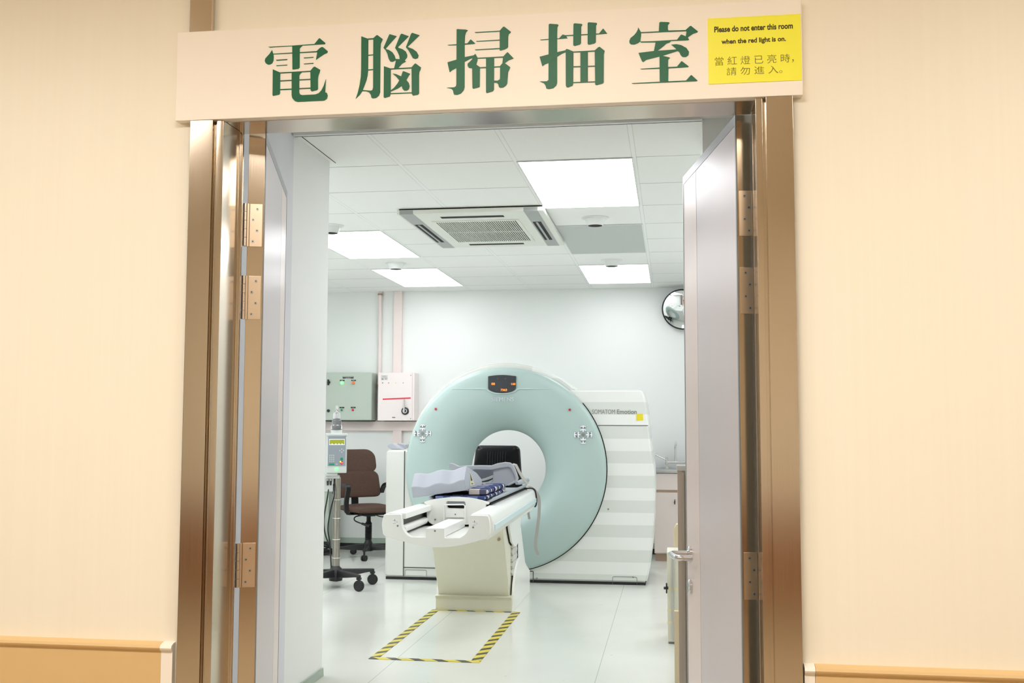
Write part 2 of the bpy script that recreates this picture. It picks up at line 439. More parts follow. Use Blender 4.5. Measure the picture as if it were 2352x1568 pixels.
# ================================================================== DOORS
def door(nm, hx, free, flip, hingez, lab, withlock):
    """leaf hinged at hx (face side x), free=(x,y) of the free end; flip: side on which the thickness lies"""
    root = bpy.data.objects.new(nm, None); COL.objects.link(root); root['kind'] = 'structure'; root['label'] = lab
    y0 = YW+.165; root.location = (hx, y0, 0); ORIG[root.name] = (hx, y0, 0)
    ang = math.atan2(free[1]-y0, free[0]-hx); L = math.hypot(free[1]-y0, free[0]-hx)
    R4 = Matrix.Rotation(ang, 4, 'Z')       # local x along leaf, local y = flip * thickness
    T = .052*flip; zt = 2.152; z0 = .006
    def put(m_, name, mats, par=root, **k): return m_.rot(R4).build(name, mats, par, local=True, **k)
    core = put(MB().box(0, L, T*.04, T, z0, zt), 'leaf', STEEL, bevel=.001)
    put(MB().box(.012, L-.235, 0, T*.04, z0, zt-.03), 'face_panel', LAM)
    put(MB().box(L-.23, L-.012, 0, T*.04, z0, zt-.03), 'edge_strip', LAM2)
    put(MB().box(.0, L, -T*.02, T*.04, zt-.03, zt).box(L-.011, L, -T*.02, T*.04, z0, zt-.03).box(0, .0115, -T*.02, T*.04, z0, zt-.03), 'edge_trim', DTRIM)
    for (zl, zh) in hingez:
        s_ = MB()
        # plate lying on the hinge edge of the leaf (faces the corridor)
        h = s_.box(-.003, 0, T*.12, T*.86, zl, zh)
        h = put(h, 'hinge', HINGE, bevel=.0008)
        s2 = MB()
        kn = 5
        for k in range(kn):
            a_ = zl+(zh-zl)*k/kn+.0006; e_ = zl+(zh-zl)*(k+1)/kn-.0006
            s2.cyl((-.008, T*1.12, a_), (-.008, T*1.12, e_), .0072, n=14)
        s2.box(-.006, -.003, T*.9 if flip > 0 else T*1.12, T*1.12 if flip > 0 else T*.9, zl, zh)
        put(s2, 'knuckle', HINGE, h)
        s3 = MB().mat(0)
        for k in range(4):
            zz = zh-(zh-zl)*(.12+.253*k); yy = T*(.42 if k % 2 == 0 else .66)
            s3.mat(0).cyl((-.0045, yy, zz), (-.002, yy, zz), .0048, n=14)
            s3.mat(1).cyl((-.0049, yy, zz), (-.0044, yy, zz), .0018, n=8)
        put(s3, 'screws', [STEEL_COOL, DARKGAP], h)
    if withlock:
        zr = .787; xr = L-.075; sd = -1 if flip > 0 else 1
        ro = put(MB().lathe([(.026, 0), (.026, .008), (.022, .011), (.0, .011)], (xr, 0, zr), (0, sd, 0), 28), 'handle_rose', CHROME)
        pth = smoothpath([(xr, sd*.008, zr), (xr, sd*.045, zr), (xr-.004, sd*.062, zr), (xr-.016, sd*.072, zr), (xr-.035, sd*.0745, zr), (xr-.11, sd*.0745, zr), (xr-.128, sd*.070, zr), (xr-.134, sd*.058, zr), (xr-.135, sd*.022, zr)], 5)
        put(MB().tube(pth, .0098, 14), 'lever', CHROME, ro)
        es = put(MB().lathe([(.026, 0), (.026, .008), (.022, .011), (.0, .011)], (xr, 0, .672), (0, sd, 0), 28), 'lock_escutcheon', CHROME)
        put(MB().cyl((xr, sd*.011, .678), (xr, sd*.0125, .678), .008).box(xr-.003, xr+.003, min(sd*.011, sd*.0125), max(sd*.011, sd*.0125), .655, .678), 'cylinder', STEEL_COOL, es)
    return root
HZ = ((1.790, 1.925), (1.562, 1.698), (.743, .876))
door('door_1', -1.258, (-1.495, 3.99), 1, HZ, 'left door leaf standing open into the room', False)
door('door_2', .193, (.047, 3.955), -1, HZ, 'right door leaf with a lever handle standing open', True)
# frame-side hinge plates seen on the frame return beside the left leaf
# ================================================================== SIGN
YS = YW-.032
hd = MB().box(-1.468, .364, YS, YW-.029, 2.143, 2.416)
sign = thing('door_sign', 'long cream sign panel with five green Chinese characters over the doorway', 'sign', (-.55, YS, 2.143))
mb = MB().box(-1.468, .364, YS, YW, 2.1435, 2.4165)
mb.build('sign_panel', CREAM_SIGN, sign, bevel=.003)
CH = [
 ((600, 80), 9.8, [
  [(160,272),(690,245),(1200,208),(1300,85),(1320,78),(1448,185),(1435,213),(200,288)],
  [(700,245),(935,245),(905,270),(870,310),(868,740),(840,765),(720,783),(705,775)],
  [(245,345),(275,430),(285,500),(278,580),(250,640),(200,670),(150,672),(105,640),(82,590),(95,535),(140,485),(195,425),(230,370)],
  [(270,428),(1250,370),(1270,392),(275,442)],
  [(1250,370),(1320,300),(1370,275),(1400,285),(1500,370),(1490,410),(1420,440),(1320,505),(1235,565),(1265,395)],
  [(335,565),(590,548),(585,568),(350,585)],[(335,690),(590,675),(585,690),(350,702)],[(960,515),(1180,500),(1175,515),(965,530)],[(960,652),(1180,635),(1175,652),(965,664)],
  [(265,780),(430,850),(425,1310),(410,1345),(270,1375),(258,1360)],
  [(420,850),(1120,812),(1120,832),(420,872)],[(420,1030),(1125,992),(1125,1012),(420,1050)],[(420,1225),(1125,1190),(1125,1210),(420,1247)],
  [(1110,812),(1180,730),(1210,718),(1330,790),(1320,840),(1290,920),(1280,1000),(1280,1220),(1260,1245),(1140,1275),(1115,1250)],
  [(690,840),(930,835),(880,880),(860,920),(858,1300),(880,1345),(930,1360),(1220,1345),(1300,1315),(1360,1250),(1410,1150),(1440,1060),(1460,1000),(1440,1295),(1480,1310),(1500,1370),(1480,1440),(1420,1480),(820,1510),(760,1490),(705,1430),(690,1370)]]),
 ((810, 70), 9.2235, [
  [(185,125),(320,175),(335,190),(330,850),(320,950),(295,1060),(250,1180),(215,1265),(205,1290),(150,1370),(65,1450),(110,1320),(150,1150),(175,980),(182,800)],
  [(315,172),(445,165),(445,190),(315,200)],[(325,518),(450,508),(450,525),(325,538)],[(325,828),(447,818),(447,838),(325,848)],
  [(440,165),(500,110),(525,98),(640,185),(625,225),(600,280),(592,400),(585,1310),(560,1380),(500,1430),(430,1440),(400,1425),(390,1370),(350,1310),(290,1290),(200,1285),(215,1262),(380,1278),(420,1265),(435,1210)],
  [(790,82),(935,125),(705,380),(710,395),(780,420),(850,470),(895,540),(910,600),(920,630),(850,665),(800,660),(765,600),(740,500),(700,420),(655,372),(775,95)],
  [(1040,70),(1190,125),(965,350),(970,370),(1060,400),(1130,450),(1160,520),(1155,570),(1105,635),(1130,660),(1050,705),(990,770),(970,800),(880,808),(920,640),(895,620),(905,605),(1000,610),(990,540),(950,450),(900,372),(1015,90)],
  [(1265,52),(1420,105),(1170,345),(1180,358),(1280,395),(1360,455),(1400,530),(1385,585),(1330,605),(1275,585),(1240,520),(1190,430),(1130,358),(1240,75)],
  [(665,760),(810,808),(808,1340),(790,1400),(680,1430),(660,1415)],
  [(800,808),(1260,783),(1260,805),(800,829)],[(800,1330),(1265,1312),(1265,1330),(800,1348)],
  [(1250,785),(1310,715),(1335,700),(1450,785),(1440,830),(1415,880),(1408,950),(1408,1330),(1390,1360),(1280,1380),(1255,1350)],
  [(850,915),(930,930),(1030,975),(1065,870),(1085,865),(1220,920),(1185,970),(1140,1050),(1190,1110),(1210,1180),(1195,1245),(1150,1275),(1095,1275),(1060,1240),(1045,1180),(1035,1180),(960,1230),(810,1295),(812,1270),(880,1215),(950,1130),(990,1060),(920,975)]]),
 ((1020, 55), 9.503, [
  [(275,120),(290,115),(470,125),(520,140),(480,190),(460,260),(452,420),(450,1380),(430,1450),(370,1520),(290,1550),(220,1545),(205,1500),(195,1450),(160,1415),(60,1395),(80,1390),(220,1385),(260,1360),(268,1320)],
  [(75,460),(270,445),(510,425),(575,345),(590,343),(685,430),(640,440),(450,455),(110,472)],
  [(75,840),(260,785),(455,725),(660,685),(645,735),(560,770),(450,830),(270,965),(180,1010),(130,1055),(120,1045)],
  [(1215,150),(1285,70),(1315,60),(1460,175),(1450,200),(1415,225),(1402,280),(1400,500),(1380,530),(1320,560),(1225,585),(1215,575)],
  [(670,182),(1225,150),(1225,168),(690,198)],[(700,377),(1225,345),(1225,362),(710,390)],[(675,560),(1225,528),(1225,547),(690,575)],
  [(645,690),(685,655),(735,740),(730,800),(705,890),(785,945),(780,1370),(760,1385),(640,1415),(620,1400),(615,970),(545,960),(515,920),(515,870),(560,830),(610,780)],
  [(725,742),(1295,712),(1360,640),(1390,618),(1520,755),(1420,790),(1325,860),(1285,850),(1290,735),(725,760)],
  [(770,948),(1235,925),(1235,945),(770,970)],
  [(1290,730),(1330,860),(1445,945),(1435,980),(1400,1050),(1380,1300),(1350,1350),(1290,1390),(1220,1395),(1195,1370),(1185,1320),(1150,1285),(1085,1285),(1085,1240),(1170,1240),(1215,1215),(1222,1180),(1225,920),(1275,860)],
  [(918,735),(1095,725),(1090,1430),(1070,1470),(930,1510),(918,1490)]]),
 ((1230, 45), 9.2235, [
  [(280,110),(300,90),(470,103),(488,120),(465,165),(460,300),(460,1340),(440,1400),(380,1455),(280,1475),(230,1460),(215,1400),(180,1350),(85,1312),(240,1308),(275,1280)],
  [(95,428),(275,412),(500,400),(575,318),(640,335),(680,400),(470,415),(120,438)],
  [(620,335),(1290,298),(1345,298),(1420,205),(1440,195),(1520,300),(1290,318),(620,354)],
  [(805,100),(825,82),(975,93),(995,110),(970,155),(965,500),(945,530),(830,562),(800,545)],
  [(1105,75),(1130,60),(1295,73),(1305,95),(1285,130),(1278,480),(1255,505),(1130,535),(1105,515)],
  [(88,790),(275,740),(470,690),(650,650),(650,690),(560,725),(465,785),(275,920),(200,950),(155,985),(140,975)],
  [(640,640),(660,625),(700,635),(805,680),(800,1345),(790,1400),(690,1440),(655,1430),(643,1400)],
  [(790,680),(1265,655),(1265,680),(790,700)],[(790,992),(1270,978),(1270,997),(790,1013)],[(790,1328),(1270,1310),(1270,1328),(790,1346)],
  [(952,690),(1110,682),(1110,1318),(952,1328)],
  [(1255,655),(1330,590),(1360,580),(1465,665),(1448,740),(1445,1330),(1425,1355),(1290,1390),(1265,1375)]]),
 ((1440, 40), 9.2235, [
  [(685,115),(710,97),(880,103),(905,120),(870,165),(868,250),(880,280),(1245,270),(1255,295),(860,310),(290,335),(290,315),(675,297)],
  [(240,212),(300,320),(302,370),(285,510),(230,550),(160,578),(90,575),(55,545),(50,500),(75,440),(150,380),(200,320),(230,260)],
  [(1240,270),(1330,190),(1355,180),(1505,300),(1490,320),(1400,348),(1280,432),(1245,408),(1262,310)],
  [(280,512),(560,505),(1060,475),(1140,370),(1165,368),(1250,405),(1290,425),(1318,475),(1290,488),(940,500),(600,530),(300,534)],
  [(600,515),(940,498),(900,535),(840,555),(760,625),(660,700),(640,730),(570,720),(605,545)],
  [(245,755),(560,715),(1050,680),(1080,712),(750,815),(670,835),(410,900),(350,948),(320,930)],
  [(940,580),(1050,570),(1150,590),(1260,650),(1315,730),(1305,800),(1250,840),(1180,840),(1140,800),(1110,735),(1070,712),(1040,690),(1040,665)],
  [(690,815),(750,815),(880,845),(915,858),(875,895),(870,1040),(880,1060),(875,1345),(890,1362),(700,1372),(695,1340)],
  [(280,1092),(680,1065),(1060,1045),(1150,935),(1165,930),(1310,1040),(1290,1055),(880,1080),(310,1102)],
  [(100,1395),(700,1365),(1250,1340),(1350,1230),(1370,1225),(1495,1340),(1470,1352),(130,1408)]]),
]
for (ox, oy), sc_, polys in CH:
    mb = MB()
    for k, pl in enumerate(polys):
        q = [atY(ox+x/sc_, oy+y/sc_, YS) for x, y in pl]
        mb.prism([(c_[0], c_[2]) for c_ in q], YS+.001, YS-.0014-.00006*k)
    mb.build('character', GREEN, sign, smooth=False)
# yellow notice stuck on the right end of the sign
q = [atY(*p_, YS) for p_ in ((1625, 43), (1839, 33), (1841, 186), (1628, 192))]
x0, x1 = (q[0][0]+q[3][0])/2, (q[1][0]+q[2][0])/2; z1, z0 = (q[0][2]+q[1][2])/2, (q[2][2]+q[3][2])/2
note = thing('notice', 'yellow notice about the red light stuck on the right end of the sign', 'notice', (x0, YS, z0))
MB().box(x0, x1, YS-.0022, YS-.0002, z0, z1).build('card', YEL, note)
def line(txt, px0, px1, pyt, pyb, off=0.0, ink=INK):
    a_ = atY(px0, pyb, YS); b2 = atY(px1, pyb-(px1-px0)*.047, YS); c2 = atY(px0, pyt, YS)
    m_ = MB(); text_on_y(m_, txt, a_[0], b2[0], a_[2], c2[2], YS-.0022, .0004, off); m_.build('printed_line', ink, note, smooth=False)
line('Please do not enter this room', 1640.5, 1821, 62, 75.5, .03)
line('when the red light is on.', 1657, 1805, 91, 105.5, .03)
line('當 紅 燈 已 亮 時，', 1642, 1823, 132, 152, -.008, INKL)
line('請 勿 進 入。', 1669, 1797, 156, 174, -.008, INKL)

# ================================================================== CEILING THINGS
def panel_light(x0, x1, y0, y1, lit, label, m_=None):
    t_ = thing('ceiling_light', label, 'ceiling light', ((x0+x1)/2, (y0+y1)/2, ZC), 0, 'square ceiling light panels')
    g = .013; zb = ZC-.004
    MB().box(x0+g, x1-g, y0+g, y1-g, zb, ZC+.0).build('diffuser', (m_ or LIGHTP) if lit else DIFF, t_, smooth=False)
    fr = MB()
    for (a_, b2, c2, d2) in ((x0+.004, x1-.004, y0+.004, y0+g), (x0+.004, x1-.004, y1-g, y1-.004), (x0+.004, x0+g, y0+g, y1-g), (x1-g, x1-.004, y0+g, y1-g)):
        fr.box(a_, b2, c2, d2, zb-.001, ZC)
    fr.build('frame', FIXT, t_, smooth=False)
    return t_
GX, GY = -.1775, 5.3056
def col(i): return GX+.6*i
def row(j): return GY+.6*j
panel_light(col(-1), col(0), row(0), row(2), True, 'large lit ceiling panel nearest the door, in front of the air conditioner')
panel_light(col(-4), col(-3), row(3), row(5), True, 'lit ceiling panel partly cut off by the corner of the left wall')
panel_light(col(-4), col(-3), row(6), row(8), True, 'lit ceiling panel above the electrical boxes by the back wall', LIGHTB)
panel_light(col(-1), col(0), row(6), row(8), True, 'lit ceiling panel behind the unlit grey panel', LIGHTB)
panel_light(col(-1), col(0), row(3), row(5), False, 'unlit grey ceiling panel beside the air conditioner')
panel_light(col(-1), col(0), 3.35, 4.45, True, 'added fill light panel just inside the doorway', LIGHTD)  # invented lamp hidden by the header, fills the near surfaces with light
panel_light(col(-6), col(-5), row(0), row(2), True, 'unseen fill light panel added in the near left corner of the room')  # invented lamp out of view, added to even out the room light
panel_light(col(-6), col(-5), row(3), row(5), True, 'unseen fill light panel added by the left wall, middle of the room')  # another unseen lamp, invented for more fill
panel_light(col(1), col(2), row(3), row(5), True, 'unseen fill light panel added by the right wall, middle of the room')  # unseen lamp invented as fill, hidden behind the right door
def downlight(x, y, label):
    t_ = thing('downlight', label, 'downlight', (x, y, ZC), 0, 'small white recessed downlights')
    MB().lathe([(.0, 0), (.088, 0), (.088, -.004), (.070, -.008), (.0, -.008)], (x, y, ZC), (0, 0, 1), 32).build('trim_ring', FIXT, t_)
    MB().lathe([(.066, -.007), (.062, -.02), (.05, -.052), (.044, -.052), (.04, -.045)], (x, y, ZC), (0, 0, 1), 32).build('cup', FIXT, t_)
    MB().lathe([(.0465, -.0525), (.0005, -.0535)], (x, y, ZC), (0, 0, 1), 32).build('lens', DARKGAP, t_)
for (px, py, lb) in ((1367, 500, 'white downlight between the large lit panel and the grey panel'), (1405, 597, 'white downlight between the grey panel and the lit panel behind it'),
                     (909, 604, 'white downlight between the two lit panels on the left'), (760, 518, 'white downlight half hidden by the corner of the left wall')):
    q = atZ(px, py, ZC); downlight(q[0], q[1], lb)

# air conditioner cassette
ZA = 2.538
def A(x, y, z=ZA): q = atZ(900+x/5.6, 460+y/5.6, z); return (q[0], q[1])
fl, fr_, bl, br = A(45, 175), A(1955, 135), A(640, 603), A(2150, 590)
ax0, ax1, ay0, ay1 = fl[0]+.005, fr_[0], (fl[1]+fr_[1])/2, (bl[1]+br[1])/2
ac = thing('air_conditioner', 'white air conditioning cassette with a slatted grille in the ceiling', 'air conditioner', ((ax0+ax1)/2, (ay0+ay1)/2, ZC))
MB().box(ax0+.01, ax1-.01, ay0+.02, ay1-.01, ZA+.02, ZC+.03).build('gap_shadow', DARKGAP, ac)
MB().box(ax0, ax1, ay0, ay1, ZA, ZA+.026).build('panel', ACW, ac, bevel=.004)
def band(cx0, cx1, cx2, cx3, yv0, yv1):
    a_ = A(cx0, yv0)[0]; b2 = A(cx1, yv0)[0]; return a_, b2
lx0, lx1 = A(105, 185)[0], A(285, 185)[0]; rx0, rx1 = A(1703, 150)[0], A(1885, 150)[0]
for (u0, u1, nm) in ((lx0, lx1, 'a'), (rx0, rx1, 'b')):
    sd = MB().box(u0, u1, ay0-.0005, ay1+.0005, ZA-.0015, ZA+.022).build('side_strip', ACG, ac)
    yy0, yy1 = ay0+(ay1-ay0)*.27, ay0+(ay1-ay0)*.80; w_ = (u1-u0)
    MB().box(u0+w_*.12, u1-w_*.25, yy0, yy1, ZA-.002, ZA-.0014).build('air_outlet', DARKGAP, sd)
    MB().box(u0+w_*.34, u0+w_*.50, yy0+.01, yy1-.01, ZA-.004, ZA-.0018).build('vane', ACG, sd)
gx0, gx1 = A(560, 275)[0], A(1600, 255)[0]; gy0 = A(1080, 265)[1]; gy1 = A(1300, 520)[1]
gr = MB().box(gx0, gx1, gy0, gy1, ZA-.002, ZA).build('grille', DARKGAP, ac)
sl = MB()
ns = 38
for k in range(ns+1):
    xx = gx0+(gx1-gx0)*k/ns; sl.box(xx-.0027, xx+.0027, gy0, gy1, ZA-.006, ZA-.002)
sl.box(gx0, gx1, (gy0+gy1)/2-.003, (gy0+gy1)/2+.003, ZA-.0062, ZA-.002)
sl.box(gx0-.02, gx1+.02, gy0-.03, gy0, ZA-.005, ZA).box(gx0-.02, gx1+.02, gy1, gy1+.03, ZA-.005, ZA).box(gx0-.02, gx0, gy0, gy1, ZA-.005, ZA).box(gx1, gx1+.02, gy0, gy1, ZA-.005, ZA)
sl.build('slats', ACW, gr)
for (p0, p1, yv) in ((620, 1450, 212), (990, 1705, 562)):
    a_, b2 = A(p0, yv)[0], A(p1, yv)[0]; ym = A((p0+p1)/2, yv)[1]
    MB().box(a_, b2, ym-.028, ym+.028, ZA-.001, ZA+.001).build('air_slot', DARKGAP, ac)

# ================================================================== SCANNER GANTRY
GXc, GZc, GR = -1.315, .888, .803
YG = 8.38
gan = thing('scanner_gantry', 'large ring-shaped body scanner with mint front disc and striped white side', 'scanner', (-1.25, 8.8, 0))
def circle(cx, cz, r, n=96): return [(cx+r*math.cos(2*PI*i/n), cz+r*math.sin(2*PI*i/n)) for i in range(n)]
dome = [(GXc+.812*math.cos(math.radians(a2)), GZc+.840*math.sin(math.radians(a2))) for a2 in np.linspace(170.2, 48.0, 41)]
outline = [(-2.29, .02), (-2.29, 1.03)]+dome+[(-.225, 1.511), (-.205, 1.44), (-.190, 1.33), (-.178, 1.20), (-.160, 1.03), (-.142, .90), (-.136, .78), (-.140, .60), (-.152, .36), (-.178, .14), (-.205, .02)]
def holed(outl, hole, y0, y1, name, m_, par, bevel=0):
    bm = bmesh.new(); lo = [bm.verts.new((x, y0, z)) for x, z in outl]; lh = [bm.verts.new((x, y0, z)) for x, z in hole]
    es = [bm.edges.new((lp[i], lp[(i+1) % len(lp)])) for lp in (lo, lh) for i in range(len(lp))]
    bmesh.ops.triangle_fill(bm, use_beauty=True, use_dissolve=False, edges=es)
    fs = bm.faces[:]
    r_ = bmesh.ops.extrude_face_region(bm, geom=fs)
    for g in r_['geom']:
        if isinstance(g, bmesh.types.BMVert): g.co.y = y1
    bmesh.ops.recalc_face_normals(bm, faces=bm.faces)
    me = bpy.data.meshes.new(name); off = Vector(ORIG[root_of(par).name])
    if bevel:
        ed = [e for e in bm.edges if len(e.link_faces) == 2 and e.calc_face_angle(0) > math.radians(35)]
        bmesh.ops.bevel(bm, geom=ed, offset=bevel, segments=3, affect='EDGES', clamp_overlap=True)
    for v_ in bm.verts: v_.co -= off
    for f_ in bm.faces: f_.smooth = True
    bm.to_mesh(me); bm.free(); me.set_sharp_from_angle(angle=math.radians(38)); me.materials.append(m_)
    o = bpy.data.objects.new(name, me); COL.objects.link(o); o.parent = par
    wn = o.modifiers.new('weighted_normal', 'WEIGHTED_NORMAL'); wn.keep_sharp = True
    return o
holed(outline, circle(GXc, GZc, .45), 8.455, 9.16, 'housing', STRIPE, gan, bevel=.014)
MB().prism([(-2.283, 0), (-2.283, .021), (-.215, .021), (-.215, 0)], 8.462, 9.15).build('plinth', RUBBER, gan)
prof = [(.79, 8.52), (.803, 8.49), (.803, 8.435), (.798, 8.408), (.788, 8.392), (.77, 8.384), (.72, 8.380), (.64, 8.380), (.58, 8.386), (.52, 8.400), (.46, 8.428), (.41, 8.462), (.37, 8.50), (.34, 8.54), (.318, 8.58), (.306, 8.615), (.304, 8.625)]
MB().lathe([(r, y) for r, y in prof], (GXc, 0, GZc), (0, 1, 0), 128).build('front_disc', MINT, gan)
def ringseg(m_, cx, cz, r0, r1, a0, a1, y0, y1, n=8): m_.prism(arc(cx, cz, r1, a0, a1, n)+arc(cx, cz, r0, a1, a0, n), y0, y1); return m_
ringseg(MB(), GXc, GZc, .79, .8105, -80, 40, 8.452, 8.456, 50).build('disc_gap', DARKGAP, gan)
ringseg(MB(), GXc, GZc, .79, .809, 165, 222, 8.452, 8.456, 30).build('disc_gap', DARKGAP, gan)
MB().lathe([(.305, 8.626), (.306, 8.634)], (GXc, 0, GZc), (0, 1, 0), 96).build('bore_seam', DARKGAP, gan)
MB().lathe([(.306, 8.634), (.312, 8.68), (.33, 8.80), (.37, 9.0), (.42, 9.12), (.452, 9.16)], (GXc, 0, GZc), (0, 1, 0), 96).build('bore_tunnel', SHELL, gan)
yf = 8.4535
def seamline(p0, p1, w=.005):
    a_, b2 = atY(*p0, yf), atY(*p1, yf)
    MB().box(min(a_[0], b2[0])-w/2, max(a_[0], b2[0])+w/2, yf-.0006, yf+.003, min(a_[2], b2[2])-w/2, max(a_[2], b2[2])+w/2).build('panel_seam', SEAM, gan)
seamline((1374, 977), (1488, 977)); seamline((930, 1036), (926, 1322)); seamline((928, 1303), (1010, 1304)); seamline((1200, 1311), (1224, 1312)); seamline((1224, 1312), (1225, 1335), .003)
# small access flaps at the foot
for (u0, u1, v0, v1) in ((1407, 1463, 1325, 1341), (930, 980, 1309, 1322)):
    a_, b2 = atY(u0, v1, yf), atY(u1, v0, yf)
    fl_ = MB(); r_ = .012
    x0, x1, z0, z1 = a_[0], b2[0], a_[2], b2[2]
    pts = [(x0, z0), (x0, z1-r_)]+arc(x0+r_, z1-r_, r_, 180, 90, 4)[1:]+arc(x1-r_, z1-r_, r_, 90, 0, 4)+[(x1, z0)]
    fl_.tube([(x, yf-.0005, z) for x, z in pts], .0014, 6)
    fl_.build('access_flap', SEAM, gan)
for p_ in ((1454, 1325), (1397, 1169), (1233, 1328)):
    q = atY(*p_, yf); MB().cyl((q[0], yf-.0008, q[2]), (q[0], yf+.002, q[2]), .0075 if p_[0] != 1454 else .006, n=14).build('screw_cap', GTEXT, gan)
q = atY(1469.5, 957.5, yf); hs = .026
MB().box(q[0]-hs, q[0]+hs, yf-.001, yf+.002, q[2]-hs, q[2]+hs).build('yellow_sticker', YSTICK, gan, label='yellow square sticker')
a_, b2 = atY(1360, 950.5, yf), atY(1462.5, 940, yf); wm = (a_[0]*.505+b2[0]*.495)
m_ = MB(); text_on_y(m_, 'SOMATOM', a_[0], a_[0]+(b2[0]-a_[0])*.515, a_[2], b2[2], yf, .0008); text_on_y(m_, 'Emotion', a_[0]+(b2[0]-a_[0])*.56, b2[0], a_[2], b2[2], yf, .0008, .016)
m_.build('lettering', GTEXT, gan, smooth=False)
a_, b2 = atY(1129, 921, 8.38), atY(1180, 912, 8.38)
m_ = MB(); text_on_y(m_, 'SIEMENS', a_[0], b2[0], a_[2], b2[2], 8.3795, .0008); m_.build('lettering', LTEXT, gan, smooth=False)
# display
YD = 8.378
def D(x, y, Y=YD): q = atY(1090+x/17.42, 850+y/17.42, Y); return (q[0], q[2])
dp = [(548, 700), (548, 255), (570, 238)]+[(570+1070*i/10, 238-48*math.sin(PI*i/10)) for i in range(1, 10)]+[(1640, 232), (1660, 250), (1655, 705)]
for i in range(1, 14):
    a2 = PI*i/14; dp.append((1100+555*math.cos(a2), 700+205*math.sin(a2)))
disp = MB().prism([D(*p_) for p_ in dp], YD-.006, YD+.006).build('display', mat('dark display glass', (52, 56, 60), .25), gan)
rim = [(-900, 745), (430, 745), (500, 765)]+[(1100-620*math.cos(PI*i/12), 725+215*math.sin(PI*i/12)) for i in range(1, 12)]+[(1700, 765), (1770, 745), (3150, 745)]
rr = [.0012]+[.0065]*(len(rim)-2)+[.0012]
MB().tube([(D(*p_)[0], YD+.002, D(*p_)[1]) for p_ in rim], rr, 10).build('display_rim', MINT_L, gan)
for txt, u0, u1, v0, v1 in (('00', 680, 822, 500, 592), ('160', 1480, 1640, 508, 592), ('7363', 1050, 1300, 745, 835)):
    a_, b2 = D(u0, v1), D(u1, v0); dg = MB(); text_on_y(dg, txt, a_[0], b2[0], a_[1], b2[1], YD-.006, .0006, .02); dg.build('number', LED, disp, smooth=False)
for u0, u1, v0, v1 in ((900, 950, 320, 350), (1200, 1270, 320, 350), (1490, 1520, 330, 345), (1415, 1440, 515, 570), (860, 885, 780, 800), (905, 930, 780, 800)):
    a_, b2 = D(u0, v1), D(u1, v0); MB().box(a_[0], b2[0], YD-.0066, YD-.006, a_[1], b2[1]).build('unlit_digits', LEDDIM, disp, smooth=False)
def ringseg(m_, cx, cz, r0, r1, a0, a1, y0, y1, n=8): m_.prism(arc(cx, cz, r1, a0, a1, n)+arc(cx, cz, r0, a1, a0, n), y0, y1)
for (px, py) in ((970.5, 995), (1339.5, 998)):
    q = atY(px, py, 8.379); cx, cz = q[0], q[2]; yy = 8.3795
    pad = MB().cyl((cx, yy-.004, cz), (cx, yy+.006, cz), .042, n=40).build('control_pad', mat('grey control pad', (150, 162, 160), .4), gan)
    MB().cyl((cx, yy-.007, cz), (cx, yy-.003, cz), .013, n=24).build('centre_button', GTEXT, pad)
    gl = MB()
    for k in range(4):
        th = 90*k
        dx_, dz_ = math.cos(math.radians(th)), math.sin(math.radians(th))
        # outer lens shaped buttons
        ob = MB(); ringseg(ob, cx+dx_*.030, cz+dz_*.030, .022, .040, th-38, th+38, yy-.004, yy+.006); ob.build('direction_button', GTEXT, pad)
        ringseg(gl, cx, cz, .037, .0425, th-33, th+33, yy-.0052, yy-.0035)
        ringseg(gl, cx+dx_*.030, cz+dz_*.030, .0345, .0395, th-34, th+34, yy-.0052, yy-.0035)
        for rr_, w2 in ((.030, .0065), (.059, .006)):
            gl.box(cx+dx_*rr_-(.0075 if abs(dx_) > .5 else .0032), cx+dx_*rr_+(.0075 if abs(dx_) > .5 else .0032), yy-.0052, yy-.0035, cz+dz_*rr_-(.0075 if abs(dz_) > .5 else .0032), cz+dz_*rr_+(.0075 if abs(dz_) > .5 else .0032))
    gl.build('glyphs', GLYPH, pad, smooth=False)
for (px, py) in ((1001, 939), (1308.5, 940.5)):
    q = atY(px, py, 8.381); MB().cyl((q[0], 8.373, q[2]), (q[0], 8.386, q[2]), .009, .010, n=20).build('indicator_lamp', DRED, gan, label='small dark red indicator lamp')
MB().lathe([(.45, 9.161), (.47, 9.19), (.56, 9.205), (.72, 9.205), (.775, 9.19), (.79, 9.161)], (GXc, 0, GZc), (0, 1, 0), 96).build('rear_disc', MINT, gan)
for u0, u1 in ((-1.56, -1.34), (-1.29, -1.07)):
    xs_ = [u0+(u1-u0)*i/10 for i in range(11)]
    up_ = [(x, GZc+.840*math.sqrt(1-((x-GXc)/.812)**2)+.0012) for x in xs_]
    MB().prism(up_+[(x, z-.006) for x, z in up_[::-1]], 8.94, 8.975).build('vent_slot', DARKGAP, gan)
# thin wire on top
q = atY(1156, 843, 8.5)
MB().tube(smoothpath([(q[0], 8.5, q[2]-.02), (q[0]+.004, 8.5, q[2]+.008), (q[0]+.02, 8.5, q[2]+.022)], 4), .0012, 6).build('wire', SEAM, gan)
# two padded blocks on the low left shoulder of the gantry
for k, (pts, lb) in enumerate((([(893, 1021), (905, 1018), (922, 1028), (928, 1032), (904, 1032), (896, 1028)], 'pale blue grey pad on the low white shoulder, leftmost of the two'),
                               ([(909, 1017), (924, 1019), (930, 1021), (930, 1031), (926, 1031), (913, 1024)], 'pale blue grey pad leaning against the mint disc'))):
    q = [atY(*p_, 8.62+.03*k) for p_ in pts]; zmin = min(c_[2] for c_ in q)
    o = MB().prism([(c_[0], max(1.0315, c_[2]-zmin+1.0315)) for c_ in q], 8.56+.13*k, 8.68+.13*k).build('foam_pad', GREYP, None, bevel=.006)
    tag(o, lb, 'foam pad', 'pads on the gantry shoulder')

